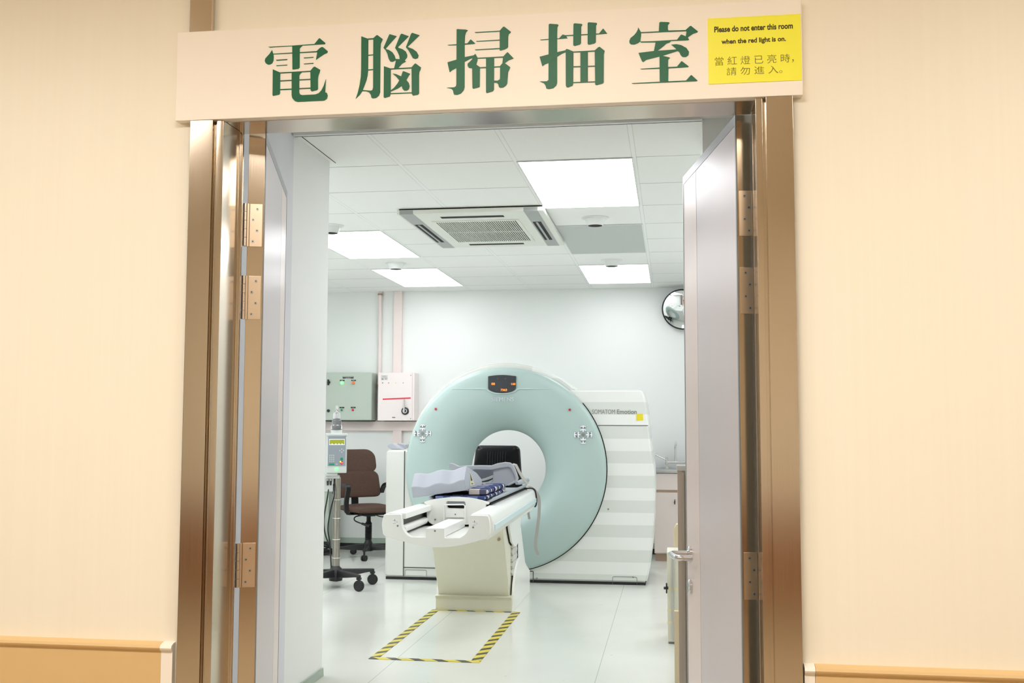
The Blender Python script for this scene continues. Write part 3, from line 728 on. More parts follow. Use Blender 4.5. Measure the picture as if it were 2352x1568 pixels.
# ================================================================== PATIENT COUCH
YT = 5.97
cch = thing('patient_couch', 'white patient couch on a cream pedestal in front of the scanner', 'patient table', (-1.315, 7.4, 0))
def Q(x, y, Y=YT): q = atY(870+x/8.711, 1120+y/8.711, Y); return (q[0], q[2])
U = [(105,530),(85,600),(60,720),(75,860),(90,930),(150,975),(320,1030),(520,1080),(800,1155),(1000,1180),(1250,1190),(1500,1170),(1750,1125),(2000,1060),(2190,980),(2215,930),(2225,800),(2210,650),(2185,570),(2150,556),(1830,550),(1810,562),(1800,650),(1800,780),(1780,850),(1740,910),(1690,955),(1620,1000),(1330,1003),(1310,990),(1310,810),(940,805),(940,990),(660,985),(600,960),(530,900),(480,820),(455,740),(450,545),(430,530)]
def spl(pts, a_, b2, k=4):
    mid = [tuple(v_)[:2] for v_ in smoothpath([(x, y, 0) for x, y in pts[a_:b2+1]], k)]
    return pts[:a_]+mid+pts[b2+1:]
i0 = U.index((1800,780)); U = spl(U, i0, i0+4)
i0 = U.index((660,985)); U = spl(U, i0, i0+4)
i0 = U.index((150,975)); U = spl(U, i0, i0+9, 3)
i0 = U.index((105,530)); U = spl(U, i0, i0+5, 3)
i0 = U.index((2190,980)); U = spl(U, i0, i0+5, 3)
MB().prism([Q(*p_) for p_ in U], YT, YT+.05).build('end_bezel', WHITE_P, cch, bevel=.006, seg=3)
yE = 8.22
# side rails (slightly converging towards the gantry)
def rail(sgn, name):
    def sect(y, xo):
        c_ = -1.315
        o_, i_ = c_+sgn*xo, c_+sgn*(xo-.115)
        return [(i_, y, .735), (o_-sgn*.012, y, .735), (o_, y, .722), (o_+sgn*.012, y, .678), (o_+sgn*.012, y, .640), (o_-sgn*.02, y, .592), (i_+sgn*.06, y, .592), (i_+sgn*.06, y, .70), (i_, y, .70)]
    return MB().loft([sect(YT+.03, .305), sect(yE, .262)]).build(name, WHITE_P, cch, bevel=.005, seg=3, ang=25)
rail(1, 'side_rail'); rail(-1, 'side_rail')
for sg in (1, -1):
    st = MB(); lp = []
    for y, xo in ((YT+.052, .318), (yE-.002, .275)):
        x = -1.315+sg*xo
        lp.append([(x-sg*.004, y, .676), (x+sg*.005, y, .674), (x+sg*.005, y, .644), (x-sg*.004, y, .640)])
    st.loft(lp).build('rail_strip', BLUE_P, cch)
MB().box(-1.57, -1.06, YT+.02, yE, .588, .604).build('tray', WHITE_P, cch, bevel=.003)
cb = [Q(940, 805), Q(1310, 810)]
MB().box(cb[0][0], cb[1][0], YT+.012, 6.58, .606, cb[0][1]).build('centre_beam', WHITE_P, cch, bevel=.003)
for gx_ in (-1.535, -1.095): MB().cyl((gx_, YT+.06, .640), (gx_, 6.60, .640), .022, n=20).build('guide_bar', WHITE_P, cch)
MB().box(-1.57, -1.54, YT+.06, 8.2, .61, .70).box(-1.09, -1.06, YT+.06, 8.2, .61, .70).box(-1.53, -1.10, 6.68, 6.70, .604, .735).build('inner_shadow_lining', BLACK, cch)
# table-top end plate with its hand grip
YP = 6.60
def P_(x, y, Y=YP): return Q(x, y, Y)
plate = [(905,300),(925,275),(1050,240),(1300,203),(1480,190),(1620,189),(1800,203),(2000,240),(2190,290),(2200,315),(2185,335),(2140,330),(2135,420),(2120,560),(2060,660),(1980,720),(1740,735),(1200,735),(1080,735),(1010,690),(970,620),(960,560),(955,330),(930,320)]
slot = [(1350,285),(1365,270),(1715,275),(1735,300),(1735,400),(1715,418),(1390,410),(1360,390)]
i0 = plate.index((2120,560)); plate = spl(plate, i0, i0+3)
i0 = plate.index((1080,735)); plate = spl(plate, i0, i0+3)
i0 = plate.index((925,275)); plate = spl(plate, i0, i0+7, 3)
pl_ = holed([P_(*p_) for p_ in plate][::-1], [P_(*p_) for p_ in slot], YP, YP+.035, 'end_plate', WHITE_P, cch, bevel=.004)
hp = [(1318,640),(1318,350),(1345,332),(1700,330),(1735,350),(1735,690)]
MB().tube([(P_(*p_)[0], YP-.02, P_(*p_)[1]) for p_ in hp], .0045, 10).build('grip_bail', WHITE_P, pl_)
MB().prism([P_(*p_) for p_ in ((1345, 430), (1500, 420), (1715, 432), (1715, 590), (1345, 590))], YP-.012, YP).build('grip_flap', WHITE_P, pl_, bevel=.002)
for p_ in ((1132, 632), (1538, 527)): MB().cyl((P_(*p_)[0], YP-.014, P_(*p_)[1]), (P_(*p_)[0], YP+.002, P_(*p_)[1]), .0045, n=12).build('screw', GTEXT, pl_)
for p_ in ((378, 760), (1125, 862), (1888, 790)): MB().cyl((Q(*p_)[0], YT-.0012, Q(*p_)[1]), (Q(*p_)[0], YT+.002, Q(*p_)[1]), .0055, n=14).build('screw', GTEXT, cch)
for (u0, u1, v0, v1) in ((268, 400, 605, 725), (1862, 2000, 632, 757)):
    a_, b2 = Q(u0, v1), Q(u1, v0)
    lb = MB().box(a_[0], b2[0], YT-.0012, YT+.001, a_[1], b2[1]).build('warning_label', LBL, cch, label='small white label with a pinched hand symbol')
    gl = MB(); w_ = b2[0]-a_[0]; h_ = b2[1]-a_[1]
    def L2(x, y): return (a_[0]+x*w_, a_[1]+y*h_)
    gl.box(L2(.1, 0)[0], L2(.55, 0)[0], YT-.0016, YT-.0011, L2(0, .54)[1], L2(0, .575)[1]).box(L2(.1, 0)[0], L2(.55, 0)[0], YT-.0016, YT-.0011, L2(0, .10)[1], L2(0, .135)[1])
    gl.box(L2(.36, 0)[0], L2(.40, 0)[0], YT-.0016, YT-.0011, L2(0, .62)[1], L2(0, .88)[1]).prism([L2(.30, .70), L2(.46, .70), L2(.38, .58)], YT-.0016, YT-.0011)
    cx, cz = L2(.72, .36); gl.tube([(cx+.004*math.cos(2*PI*i/14), YT-.0013, cz+.0042*math.sin(2*PI*i/14)) for i in range(14)], .0004, 5, True)
    for k in range(4): x_, z_ = L2(.36, .28+.07*k); gl.box(x_, x_+.0042, YT-.0016, YT-.0011, z_, z_+.0004)
    gl.build('hand_symbol', INK, lb, smooth=False)
# curved table top with raised grey edges
top = []
for y in (6.64, yE+.02):
    lo_ = [(-1.315+.205*math.sin(a_/10*1.2)/math.sin(1.2), y, .752+.033*(abs(a_)/10)**5) for a_ in range(-10, 11)]
    top.append([(x, y_, z) for x, y_, z in lo_]+[(x, y_, z-.014) for x, y_, z in lo_[::-1]])
MB().loft(top).build('table_top', PAD, cch, bevel=.002)
MB().box(-1.50, -1.125, 6.66, yE+.01, .7355, .744).build('mat_edge', DARKGAP, cch)
# pedestal
px0, px1 = -1.566, -1.082
MB().prism([(7.16, .0), (7.155, .10), (6.86, .60), (7.50, .60), (7.46, .40), (7.62, .22), (7.75, .12), (7.75, 0)], px0, px1, 'x').build('pedestal', CREAM_P, cch, bevel=.008)
MB().prism([(7.13, 0), (7.13, .075), (7.11, .095), (7.09, .10), (7.2, .10), (7.2, 0)], -1.578, -1.062, 'x').build('foot_skirt', CREAM_P, cch, bevel=.003)
arcp = [(7.14, 0)]+[(7.16+.33*(1-math.cos(PI/2*i/10)), .05+.27*math.sin(PI/2*i/10)) for i in range(11)]+[(7.62, .30), (7.80, .22), (7.98, .16), (7.98, 0)]
for sx in (-1.062, -1.572): MB().prism(arcp, sx-.008, sx+.008, 'x').build('foot_side_plate', WHITE_P, cch, bevel=.003)
MB().prism([(6.97, .60), (7.02, .535), (7.115, .455), (7.25, .409), (7.33, .404), (7.425, .425), (7.53, .54), (7.60, .64), (6.97, .64)], -1.084, -1.077, 'x').build('arm_edge_shade', DARKGAP, cch)  # dark plate behind the arm cover, put in as shade along its outline
for sx in (-1.066, -1.57):
    MB().prism([(6.98, .60), (7.03, .54), (7.12, .46), (7.25, .415), (7.33, .41), (7.42, .43), (7.52, .54), (7.60, .64), (7.0, .64)], sx-.008, sx+.008, 'x').build('arm_cover', WHITE_P, cch, bevel=.003)
bl_ = MB()
for k in range(5): bl_.prism([(7.22, .225+.045*k), (7.20, .246+.045*k), (7.22, .268+.045*k), (7.42, .268+.045*k), (7.44, .246+.045*k), (7.42, .225+.045*k)], -1.083, -1.070, 'x')
bl_.build('bellows', PENSTRIP, cch)
MB().prism([(7.45, .21), (7.47, .21), (7.46, .43), (7.44, .43)], -1.083, -1.069, 'x').build('slit', DARKGAP, cch)
MB().prism([(7.47, .14), (7.98, .0), (7.98, .16), (7.62, .60), (7.47, .60)], -1.55, -1.081, 'x').build('rear_column', WHITE_P, cch, bevel=.006)
q = atY(1147, 1238, 6.93); MB().cyl((q[0], 6.9, q[2]), (q[0], 7.05, q[2]), .009, n=14).build('plug', BRASS, cch)
# webbing straps hanging from the far end of the couch
a_ = [atY(1229, 1126, 8.262), atY(1238, 1145, 8.262), atY(1238, 1180, 8.262), atY(1234, 1215, 8.262), atY(1230, 1245, 8.262), atY(1231, 1260, 8.262), atY(1236, 1274, 8.262)]
o = MB().ribbon(smoothpath([(-1.10, 8.262, .765)]+[tuple(p_) for p_ in a_], 5), (1, .25, 0), .024, .003).build('strap', STRAP, None)
tag(o, 'long grey webbing strap hanging down beside the mint disc', 'strap')
a_ = [atY(1212, 1150, 8.1), atY(1214, 1180, 8.1), atY(1216, 1192, 8.1)]
o = MB().ribbon([tuple(p_) for p_ in a_], (1, .2, 0), .018, .003).build('strap', STRAP, None)
tag(o, 'short grey strap end hanging below the couch rail', 'strap')

a_ = [(1203, 1122), (1220, 1121), (1228, 1125), (1231, 1135), (1232.5, 1150), (1231, 1160), (1228, 1164)]
o = MB().tube(smoothpath([tuple(atY(*p_, 8.236)) for p_ in a_], 4), .0055, 8).build('cord', RUBBER, None)
tag(o, 'black cord looped over the far end of the couch rail', 'cord')
# things lying on the couch
def CUSH():
    O = Vector((-1.636, 6.69, .772)); ex = Vector((.345, 0, .050)); exn = ex.normalized(); Lx = ex.length
    ed = Vector((.018, .5, 0)); edn = ed.normalized(); up = exn.cross(edn).normalized()
    nu = 40; loops = []
    for i in range(nu+1):
        u_ = i/nu
        wv = -.5*(1-math.cos(2*PI*min(max((u_-.06)/.42, 0), 1))) if u_ < .5 else -.5*(1-math.cos(2*PI*min(max((u_-.52)/.42, 0), 1)))
        d_ = wv*.014
        sect = [(0, 0), (0, .066+d_), (.003, .070+d_), (.098, .142+d_), (.106, .147+d_*.95), (.116, .149+d_*.9), (.128, .147+d_*.8), (.25, .122), (.38, .095), (.485, .055), (.5, .045), (.5, 0)]
        loops.append([O+exn*(u_*Lx)+edn*a+up*b2 for a, b2 in sect])
    return MB().loft(loops), O, exn, edn, up, Lx
m_, O, exn, edn, up, Lx = CUSH()
kc = thing('knee_cushion', 'pale blue grey wedge cushion with two leg hollows lying on the couch', 'cushion', tuple(O))
m_.build('foam_body', FOAM, kc, bevel=.004)
def E_(a, b2): return O+exn*(Lx+.0008)+edn*a+up*b2
lbm = MB(); tri = [E_(.13, .022), E_(.27, .022), E_(.165, .122)]
lbm.add([tuple(v_) for v_ in tri]+[tuple(v_+exn*.001) for v_ in tri], [(0, 1, 2), (3, 5, 4), (0, 3, 4, 1), (1, 4, 5, 2), (2, 5, 3, 0)])
lab = lbm.build('warning_label', mat('pale yellow label', (206, 204, 178), .5), kc, label='triangular yellow and black warning label', smooth=False)
g2 = MB()
for tr in ([(.165, .052), (.215, .052), (.17, .105)], [(.16, .030), (.23, .030), (.19, .038)]):
    vv = [E_(*p_)+exn*.0012 for p_ in tr]; g2.add([tuple(v_) for v_ in vv]+[tuple(v_+exn*.0004) for v_ in vv], [(0, 1, 2), (3, 5, 4), (0, 3, 4, 1), (1, 4, 5, 2), (2, 5, 3, 0)])
g2.build('warning_symbol', INK, lab, smooth=False)
# tartan blanket folded under the cushion, its rolled edge to the right
bk = thing('blanket', 'folded blue and cream tartan blanket lying under the wedge cushion', 'blanket', (-1.3, 6.9, .79))
def fold(x0, x1, y0, y1, z0, z1, nm, shift=0):
    loops = []
    h = (z1-z0)/2; r_ = h
    for i in range(9):
        y = y0+(y1-y0)*i/8; wob = .004*math.sin(i*1.7+shift); e = 1-.25*(1 if i in (0, 8) else 0)
        prof_ = [(x0, z0+h+h*e)]+[(x1-r_+wob, z0+h+h*e)]+[(x1-r_+wob+r_*math.cos(a2)*1.25, z0+h+h*e*math.sin(a2)) for a2 in [PI/2-PI*j/8 for j in range(1, 8)]]+[(x1-r_+wob, z0+h-h*e), (x0, z0+h-h*e)]
        loops.append([(x, y, z) for x, z in prof_])
    MB().loft(loops).build(nm, PLAID, bk, bevel=.003, ang=60)
fold(-1.48, -1.160, 6.655, 7.42, .764, .790, 'lower_fold')
fold(-1.28, -1.165, 6.72, 7.46, .790, .832, 'upper_fold', 1)
# moulded head and arm cradle behind the cushion
def K(x, y, Y): q = atY(930+x/7.35, 1040+y/7.35, Y); return (q[0], q[2])
cr = thing('arm_support', 'grey moulded plastic arm cradle lying on the couch before the bore', 'arm support', (-1.25, 7.62, .80))
YK = 7.55
rimp = [(735,190),(760,170),(810,180),(900,222),(1100,212),(1300,209),(1450,213),(1560,175),(1680,155),(1770,165),(1830,215),(1880,340),(1910,430),(1880,490),(1740,560),(1720,540),(1850,470),(1865,430),(1835,340),(1790,260),(1750,237),(1600,255),(1470,287),(1300,282),(1170,280),(900,285),(760,285)]
MB().prism([K(*p_, YK) for p_ in rimp], YK, YK+.05).build('rim', GREYP, cr, bevel=.006, seg=3)
lobe = [(1480,280),(1600,252),(1750,234),(1800,262),(1840,340),(1868,430),(1852,475),(1722,548),(1640,580),(1310,580),(1310,535),(1420,525),(1480,480),(1490,380)]
lf = [[(K(*p_, YK)[0], YK+.02, K(*p_, YK)[1]) for p_ in lobe]]
cxm = sum(p_[0] for p_ in lf[0])/len(lobe); czm = sum(p_[2] for p_ in lf[0])/len(lobe)
for dy_, sc_ in ((.06, .95), (.10, .80), (.125, .5), (.135, .1)): lf.append([(cxm+(p_[0]-cxm)*sc_, YK+.02+dy_, czm+(p_[2]-czm)*sc_) for p_ in lf[0]])
lf2 = [[(x+.004*(1 if x > cxm else -1), y+.008, z) for x, y, z in lp] for lp in lf[::-1]]
MB().loft(lf+lf2).build('shell', GREYP, cr)
for (pts, m2) in (([(1290,440),(1350,425),(1430,395),(1490,370),(1485,420),(1400,455),(1320,475),(1290,475)], GREYL), ([(1290,478),(1320,478),(1400,458),(1487,422),(1485,440),(1400,482),(1300,492)], BLACK), ([(1300,494),(1400,484),(1484,442),(1470,500),(1420,525),(1310,525)], GREYL)):
    MB().prism([K(*p_, YK+.10) for p_ in pts], YK+.10, YK+.16).build('neck_band', m2, cr, bevel=.002)
MB().prism([K(*p_, YK+.18) for p_ in ((900, 285), (1480, 285), (1490, 480), (1300, 540), (1180, 420))], YK+.18, YK+.20).build('opening_shade', mat('dark grey opening shade', (92, 96, 104), .6), cr)  # dark sheet stands in for the shaded hole below the bar
MB().prism([K(*p_, YK+.05) for p_ in ((1310, 520), (1640, 520), (1640, 640), (1310, 640))], YK+.06, YK+.2).build('foot', GREYP, cr)
pth = [(1815, 185), (1870, 200), (1930, 320), (1990, 420), (2030, 470), (2070, 520)]
MB().ribbon([(K(*p_, YK+.06)[0], YK+.06, K(*p_, YK+.06)[1]) for p_ in pth], (.5, 1, .2), .03, .004).build('securing_strap', STRAP, cr)
# rolled grey sheet lying along the right edge of the table top
q0, q1 = atY(1200, 1117, 7.9), atY(1224, 1105, 8.22)
o = MB().tube([(-1.125, 7.78, .812), (-1.118, 7.9, .812), (-1.11, 8.05, .812), (-1.10, 8.18, .812)], [.012, .018, .02, .016], 12).build('rolled_sheet', PAD, None)
tag(o, 'rolled grey sheet along the right edge of the couch top', 'rolled sheet')

# ================================================================== FLOOR TAPE
def tape(x0, x1, y0, y1, m2, lb):
    o = MB().box(x0, x1, y0, y1, .0003, .0022).build('hazard_tape', m2, None, smooth=False)
    tag(o, lb, 'hazard tape', 'black and yellow floor tape under the couch')
tape(-1.600, -1.552, 5.645, 7.13, HAZ_A, 'black and yellow tape strip on the floor left of the couch')
tape(-1.056, -1.004, 5.645, 7.128, HAZ_A, 'black and yellow tape strip on the floor right of the couch')
tape(-1.600, -1.004, 5.600, 5.645, HAZ_B, 'black and yellow tape strip across the floor nearest the door')
tape(-1.552, -1.064, 7.108, 7.128, HAZ_B, 'black and yellow tape strip against the foot of the couch pedestal')

# ================================================================== INJECTOR ON STAND
_p = atY(773, 1200, 7.99)
IX, IY = float(_p[0]), 7.99
inj = thing('contrast_injector', 'white syringe injector on a steel pole with five black wheels', 'injector', (IX, IY, 0))
MB().cyl((IX, IY, .10), (IX, IY, .83), .028, n=28).build('pole', mat('dull steel pole', (158, 152, 144), .28, 1), inj)
for z in (.22, .36, .52, .66): MB().lathe([(.0285, -.002), (.0305, -.002), (.0305, .002), (.0285, .002)], (IX, IY, z), (0, 0, 1), 28).build('cable_clip', WHITE_P, inj)
hb = MB().lathe([(.0, .05), (.05, .05), (.055, .10), (.045, .14), (.03, .155), (.029, .16)], (IX, IY, 0), (0, 0, 1), 28)
hb.build('hub', BLACK, inj)
for k in range(5):
    an = math.radians(-37+72*k); ux, uy = math.cos(an), math.sin(an); R_ = .295
    lg = MB(); sx, sy = -uy, ux; lp = []
    for (d_, w_, z0, z1) in ((.03, .028, .075, .135), (.15, .024, .085, .13), (.26, .018, .10, .125), (R_+.012, .014, .10, .122)):
        lp.append([(IX+ux*d_+sx*w_, IY+uy*d_+sy*w_, z0), (IX+ux*d_-sx*w_, IY+uy*d_-sy*w_, z0), (IX+ux*d_-sx*w_*.7, IY+uy*d_-sy*w_*.7, z1), (IX+ux*d_+sx*w_*.7, IY+uy*d_+sy*w_*.7, z1)])
    leg = lg.loft(lp).build('leg', BLACK, inj, bevel=.006)
    wx, wy = IX+ux*R_, IY+uy*R_
    w2 = math.radians(70+40*k); ax_, ay_ = math.cos(w2)*.017, math.sin(w2)*.017
    ca = MB().cyl((wx-ax_, wy-ay_, .0405), (wx+ax_, wy+ay_, .0405), .040, n=28)
    ca.build('caster', RUBBER, leg, bevel=.006)
    MB().cyl((wx, wy, .05), (wx, wy, .115), .012, n=12).box(wx-.016, wx+.016, wy-.016, wy+.016, .085, .10).build('caster_fork', BLACK, leg)
YI = 7.87
def I_(x, y, Y=YI): q = atY(740+x/11.2, 980+y/11.2, Y); return (q[0], q[2])
def ibox(m_, u0, v0, u1, v1, y0, y1):
    a_, b2 = I_(u0, v1), I_(u1, v0); return m_.box(a_[0], b2[0], y0, y1, a_[1], b2[1])
_c = Vector((IX+.0, YI+.02, 0))
_hx = (I_(112, 600)[0]+I_(645, 600)[0])/2; _c = Vector((_hx, YI, 0))
XF = Matrix.Translation(_c) @ Matrix.Rotation(math.radians(19), 4, 'Z') @ Matrix.Scale(.95, 4, (1, 0, 0)) @ Matrix.Translation(-_c)
ibox(MB(), 112, 175, 645, 1185, YI, YI+.16).build('head_housing', GREYL, inj, bevel=.006)
ibox(MB(), 100, 172, 655, 225, YI-.006, YI+.165).build('head_lid', GREYL, inj, bevel=.003)
kp = ibox(MB(), 145, 248, 610, 1005, YI-.003, YI+.002).build('keypad', PANELG, inj)
fr2 = MB()
for (u0, v0, u1, v1) in ((178, 312, 582, 328), (178, 448, 582, 464), (178, 328, 192, 448), (568, 328, 582, 448)): ibox(fr2, u0, v0, u1, v1, YI-.0042, YI-.0028)
for (u0, v0) in ((240, 425), (335, 425), (415, 425), (495, 425)): ibox(fr2, u0, v0, u0+34, v0+30, YI-.0046, YI-.0028)
fr2.build('display_frame', LBL, kp, smooth=False)
ibox(MB(), 192, 328, 568, 448, YI-.0038, YI-.0028).build('lcd_screen', LCD, kp)
ks = MB()
for r_ in range(4):
    for c_ in range(3):
        x, z = I_(197+50*c_, 730+50*r_); ks.cyl((x, YI-.004, z), (x, YI-.002, z), .0042, n=10)
for (u_, v_) in ((505, 570), (455, 610), (552, 610), (505, 650), (375, 960)):
    x, z = I_(u_, v_); ks.cyl((x, YI-.004, z), (x, YI-.002, z), .0045, n=10)
ks.build('keys', GREYL, kp)
x, z = I_(502, 830); MB().cyl((x, YI-.005, z), (x, YI-.002, z), .0118, n=22).build('start_button', GREENB, kp, label='round green button')
x, z = I_(502, 925); MB().cyl((x, YI-.005, z), (x, YI-.002, z), .0138, n=22).build('stop_button', RED, kp, label='round red button')
m_ = MB(); a_, b2 = I_(475, 940), I_(535, 912); text_on_y(m_, 'STOP', a_[0], b2[0], a_[1], b2[1], YI-.005, .0004); m_.build('lettering', LBL, kp, smooth=False)
x, z = I_(472, 898); MB().cyl((x, YI-.006, z), (x, YI-.002, z), .005, n=14).build('amber_lamp', GLOWY, kp)
ibox(MB(), 172, 938, 315, 982, YI-.0045, YI-.002).build('power_key', GREENB, kp)
x, z = I_(372, 1085); MB().ball((x, YI-.001, z), .0125, 10).build('green_lamp', GLOW, inj, label='glowing green lamp')
ibox(MB(), 70, 1185, 400, 1255, YI+.02, YI+.15).build('head_mount', GREYL, inj, bevel=.004)
ibox(MB(), 95, 1255, 460, 1335, YI+.05, YI+.17).build('mount_block', GREYL, inj, bevel=.004)
bx = ibox(MB(), 40, 1300, 290, 1680, YI+.09, YI+.15).build('connector_box', GREYL, inj, bevel=.004)
for u_ in (145, 225):
    x, z = I_(u_, 1440); MB().cyl((x, YI+.085, z+.012), (x, YI+.085, z+.026), .008, n=14).build('socket_ring', STEEL_COOL, bx)
    MB().cyl((x, YI+.085, z-.022), (x, YI+.085, z+.012), .006, .009, n=14).build('plug', BLACK, bx)
# upright syringe
x, z = I_(372, 175); ys = YI+.075
MB().box(x-.045, x+.045, ys-.04, ys+.04, z-.002, z+.028).build('syringe_socket', GREYL, inj, bevel=.004)
MB().lathe([(.0, .026), (.036, .026), (.036, .034), (.022, .036), (.024, .05), (.024, .112), (.0, .118)], (x, ys, z), (0, 0, 1), 24).build('plunger', BLACK, inj)
MB().lathe([(.046, .03), (.046, .062), (.040, .068), (.038, .10), (.030, .104), (.030, .145), (.028, .155), (.010, .178), (.008, .182), (.007, .215), (.0, .215)], (x, ys, z), (0, 0, 1), 28).build('syringe_barrel', CLEAR, inj)
XF = None
# cables
o = MB().tube(smoothpath([(x-.045, YI+.085, .78), (x-.03, YI+.06, .70), (IX-.035, IY-.03, .60), (IX-.055, IY-.04, .45), (IX-.04, IY-.03, .33), (IX-.034, IY-.02, .2), (IX-.03, IY-.02, .14)], 6), .0055, 8).build('cable', BLACK, inj)
MB().tube(smoothpath([(x-.08, YI+.085, .78), (x-.085, YI+.06, .68), (IX-.09, IY-.03, .52), (IX-.075, IY-.04, .40), (IX-.036, IY-.03, .30)], 6), .0055, 8).build('cable', BLACK, inj)

# ================================================================== CHAIRS
def office_base(root, m2, R_=.29, hz=.36):
    loc = lambda mb_, nm, mt, par=root, **k: mb_.build(nm, mt, par, local=True, **k)
    loc(MB().lathe([(.0, .06), (.045, .06), (.05, .11), (.032, .15), (.026, .18), (.0, .18)], (0, 0, 0), (0, 0, 1), 24), 'hub', m2)
    bz_ = MB(); pr = [(.026, .16)]
    for k in range(12): pr += [(.034, .17+.013*k), (.028, .1765+.013*k)]
    loc(bz_.lathe(pr+[(.02, .335), (.02, hz)], (0, 0, 0), (0, 0, 1), 20), 'gas_lift_bellows', RUBBER)
    for k in range(5):
        an = math.radians(20+72*k); ux, uy = math.cos(an), math.sin(an); sx, sy = -uy, ux; lp = []
        for (d_, w_, z0, z1) in ((.03, .026, .065, .125), (.16, .024, .075, .115), (R_, .018, .085, .105)):
            lp.append([(ux*d_+sx*w_, uy*d_+sy*w_, z0), (ux*d_-sx*w_, uy*d_-sy*w_, z0), (ux*d_-sx*w_*.6, uy*d_-sy*w_*.6, z1), (ux*d_+sx*w_*.6, uy*d_+sy*w_*.6, z1)])
        lg = loc(MB().loft(lp), 'leg', m2, bevel=.005)
        wx, wy = ux*R_, uy*R_; w2 = an+1.2+k; ax_, ay_ = math.cos(w2), math.sin(w2); wh = MB()
        for s_ in (-1, 1): wh.cyl((wx+ax_*.004*s_, wy+ay_*.004*s_, .0265), (wx+ax_*.02*s_, wy+ay_*.02*s_, .0265), .026, n=20)
        loc(wh.cyl((wx, wy, .03), (wx, wy, .09), .009, n=10), 'caster', RUBBER, lg)
def pad_shape(mb_, w0, w1, h, t_, curve=.03, nx=12, nz=10, lump=.0, cr_=.06):
    """upright cushion: width w0 at the bottom, w1 at the top, rounded corners; centred on x, base z=0, front towards -y"""
    def outl():
        pts = []
        for (cx, cz, a0) in ((w1/2-cr_, h-cr_, 0), (-(w1/2-cr_), h-cr_, 90), (-(w0/2-cr_*.6), cr_*.6, 180), (w0/2-cr_*.6, cr_*.6, 270)):
            r_ = cr_ if a0 < 180 else cr_*.6
            pts += [(cx+r_*math.cos(math.radians(a0+90*i/6)), cz+r_*math.sin(math.radians(a0+90*i/6))) for i in range(7)]
        return pts
    o_ = outl(); loops = []
    cx, cz = 0, h/2
    for (y, sc_) in ((-t_*.5-.004, .55), (-t_*.5, .85), (-t_*.42, .95), (-t_*.2, 1), (t_*.2, 1), (t_*.42, .96), (t_*.5, .85), (t_*.5, .3)):
        loops.append([(px_*sc_, y+curve*(-(px_*sc_/(w0/2))**2)+curve*.4, cz+(pz-cz)*(sc_ if sc_ > .8 else sc_)) for px_, pz in o_])
    return mb_.loft(loops)
ch = thing('office_chair', 'brown upholstered swivel chair with black arms by the back wall', 'chair', (-2.815, 9.80, 0), math.radians(43))
loc = lambda mb_, nm, mt, par=ch, **k: mb_.build(nm, mt, par, local=True, **k)
office_base(ch, BLACK, .29, .41)
# seat: dished cushion with a waterfall front (front = -y)
loops = []
for (y, w_, zt, zb) in ((-.25, .17, .455, .435), (-.235, .215, .475, .425), (-.18, .235, .487, .42), (0, .24, .482, .42), (.16, .225, .488, .425), (.20, .20, .48, .435)):
    loops.append([(w_*math.cos(a2)*1.0, y+.0*a2, (zt+zb)/2+(zt-zb)/2*(1 if math.sin(a2) > 0 else -1)*abs(math.sin(a2))**.45) for a2 in [2*PI*i/24 for i in range(24)]])
loc(MB().loft(loops), 'seat', BROWN)
loc(MB().box(-.13, .13, -.12, .14, .395, .422).box(-.22, .22, -.04, .03, .40, .42).box(-.05, .05, -.05, .2, .38, .40), 'seat_plate', BLACK, bevel=.006)
bk0 = MB(); pad_shape(bk0, .47, .45, .25, .065, .035, cr_=.07); loc(bk0.rot(Matrix.Translation((0, .245, .54)) @ Matrix.Rotation(math.radians(-8), 4, 'X')), 'lower_backrest', BROWN)
bk0 = MB(); pad_shape(bk0, .415, .41, .225, .065, .035, cr_=.10); loc(bk0.rot(Matrix.Translation((0, .283, .772)) @ Matrix.Rotation(math.radians(-10), 4, 'X')), 'upper_backrest', BROWN)
loc(MB().ribbon(smoothpath([(0, .05, .395), (0, .2, .395), (0, .28, .43), (0, .295, .52), (0, .32, .72), (0, .335, .88)], 4), (1, 0, 0), .07, .012), 'back_support', BLACK)
for s_ in (-1, 1):
    ar = [(s_*.20, -.05, .41), (s_*.255, -.06, .43), (s_*.272, -.085, .53), (s_*.270, -.115, .64), (s_*.268, -.105, .67), (s_*.266, -.05, .677), (s_*.262, .10, .672), (s_*.255, .18, .65), (s_*.245, .22, .58)]
    loc(MB().ribbon(smoothpath(ar[:9], 4), (1, 0, 0), .042, .022), 'armrest', BLACK, bevel=.004)
loc(MB().tube(smoothpath([(-.05, -.02, .395), (-.16, -.05, .385), (-.17, -.06, .35), (-.12, -.14, .32)], 5), .006, 8).cyl((-.13, -.12, .326), (-.085, -.17, .308), .011, .013), 'height_lever', BLACK)
loc(MB().tube(smoothpath([(.05, -.02, .395), (.12, -.03, .37), (.24, -.03, .37)], 4), .005, 8), 'tilt_lever', BLACK)
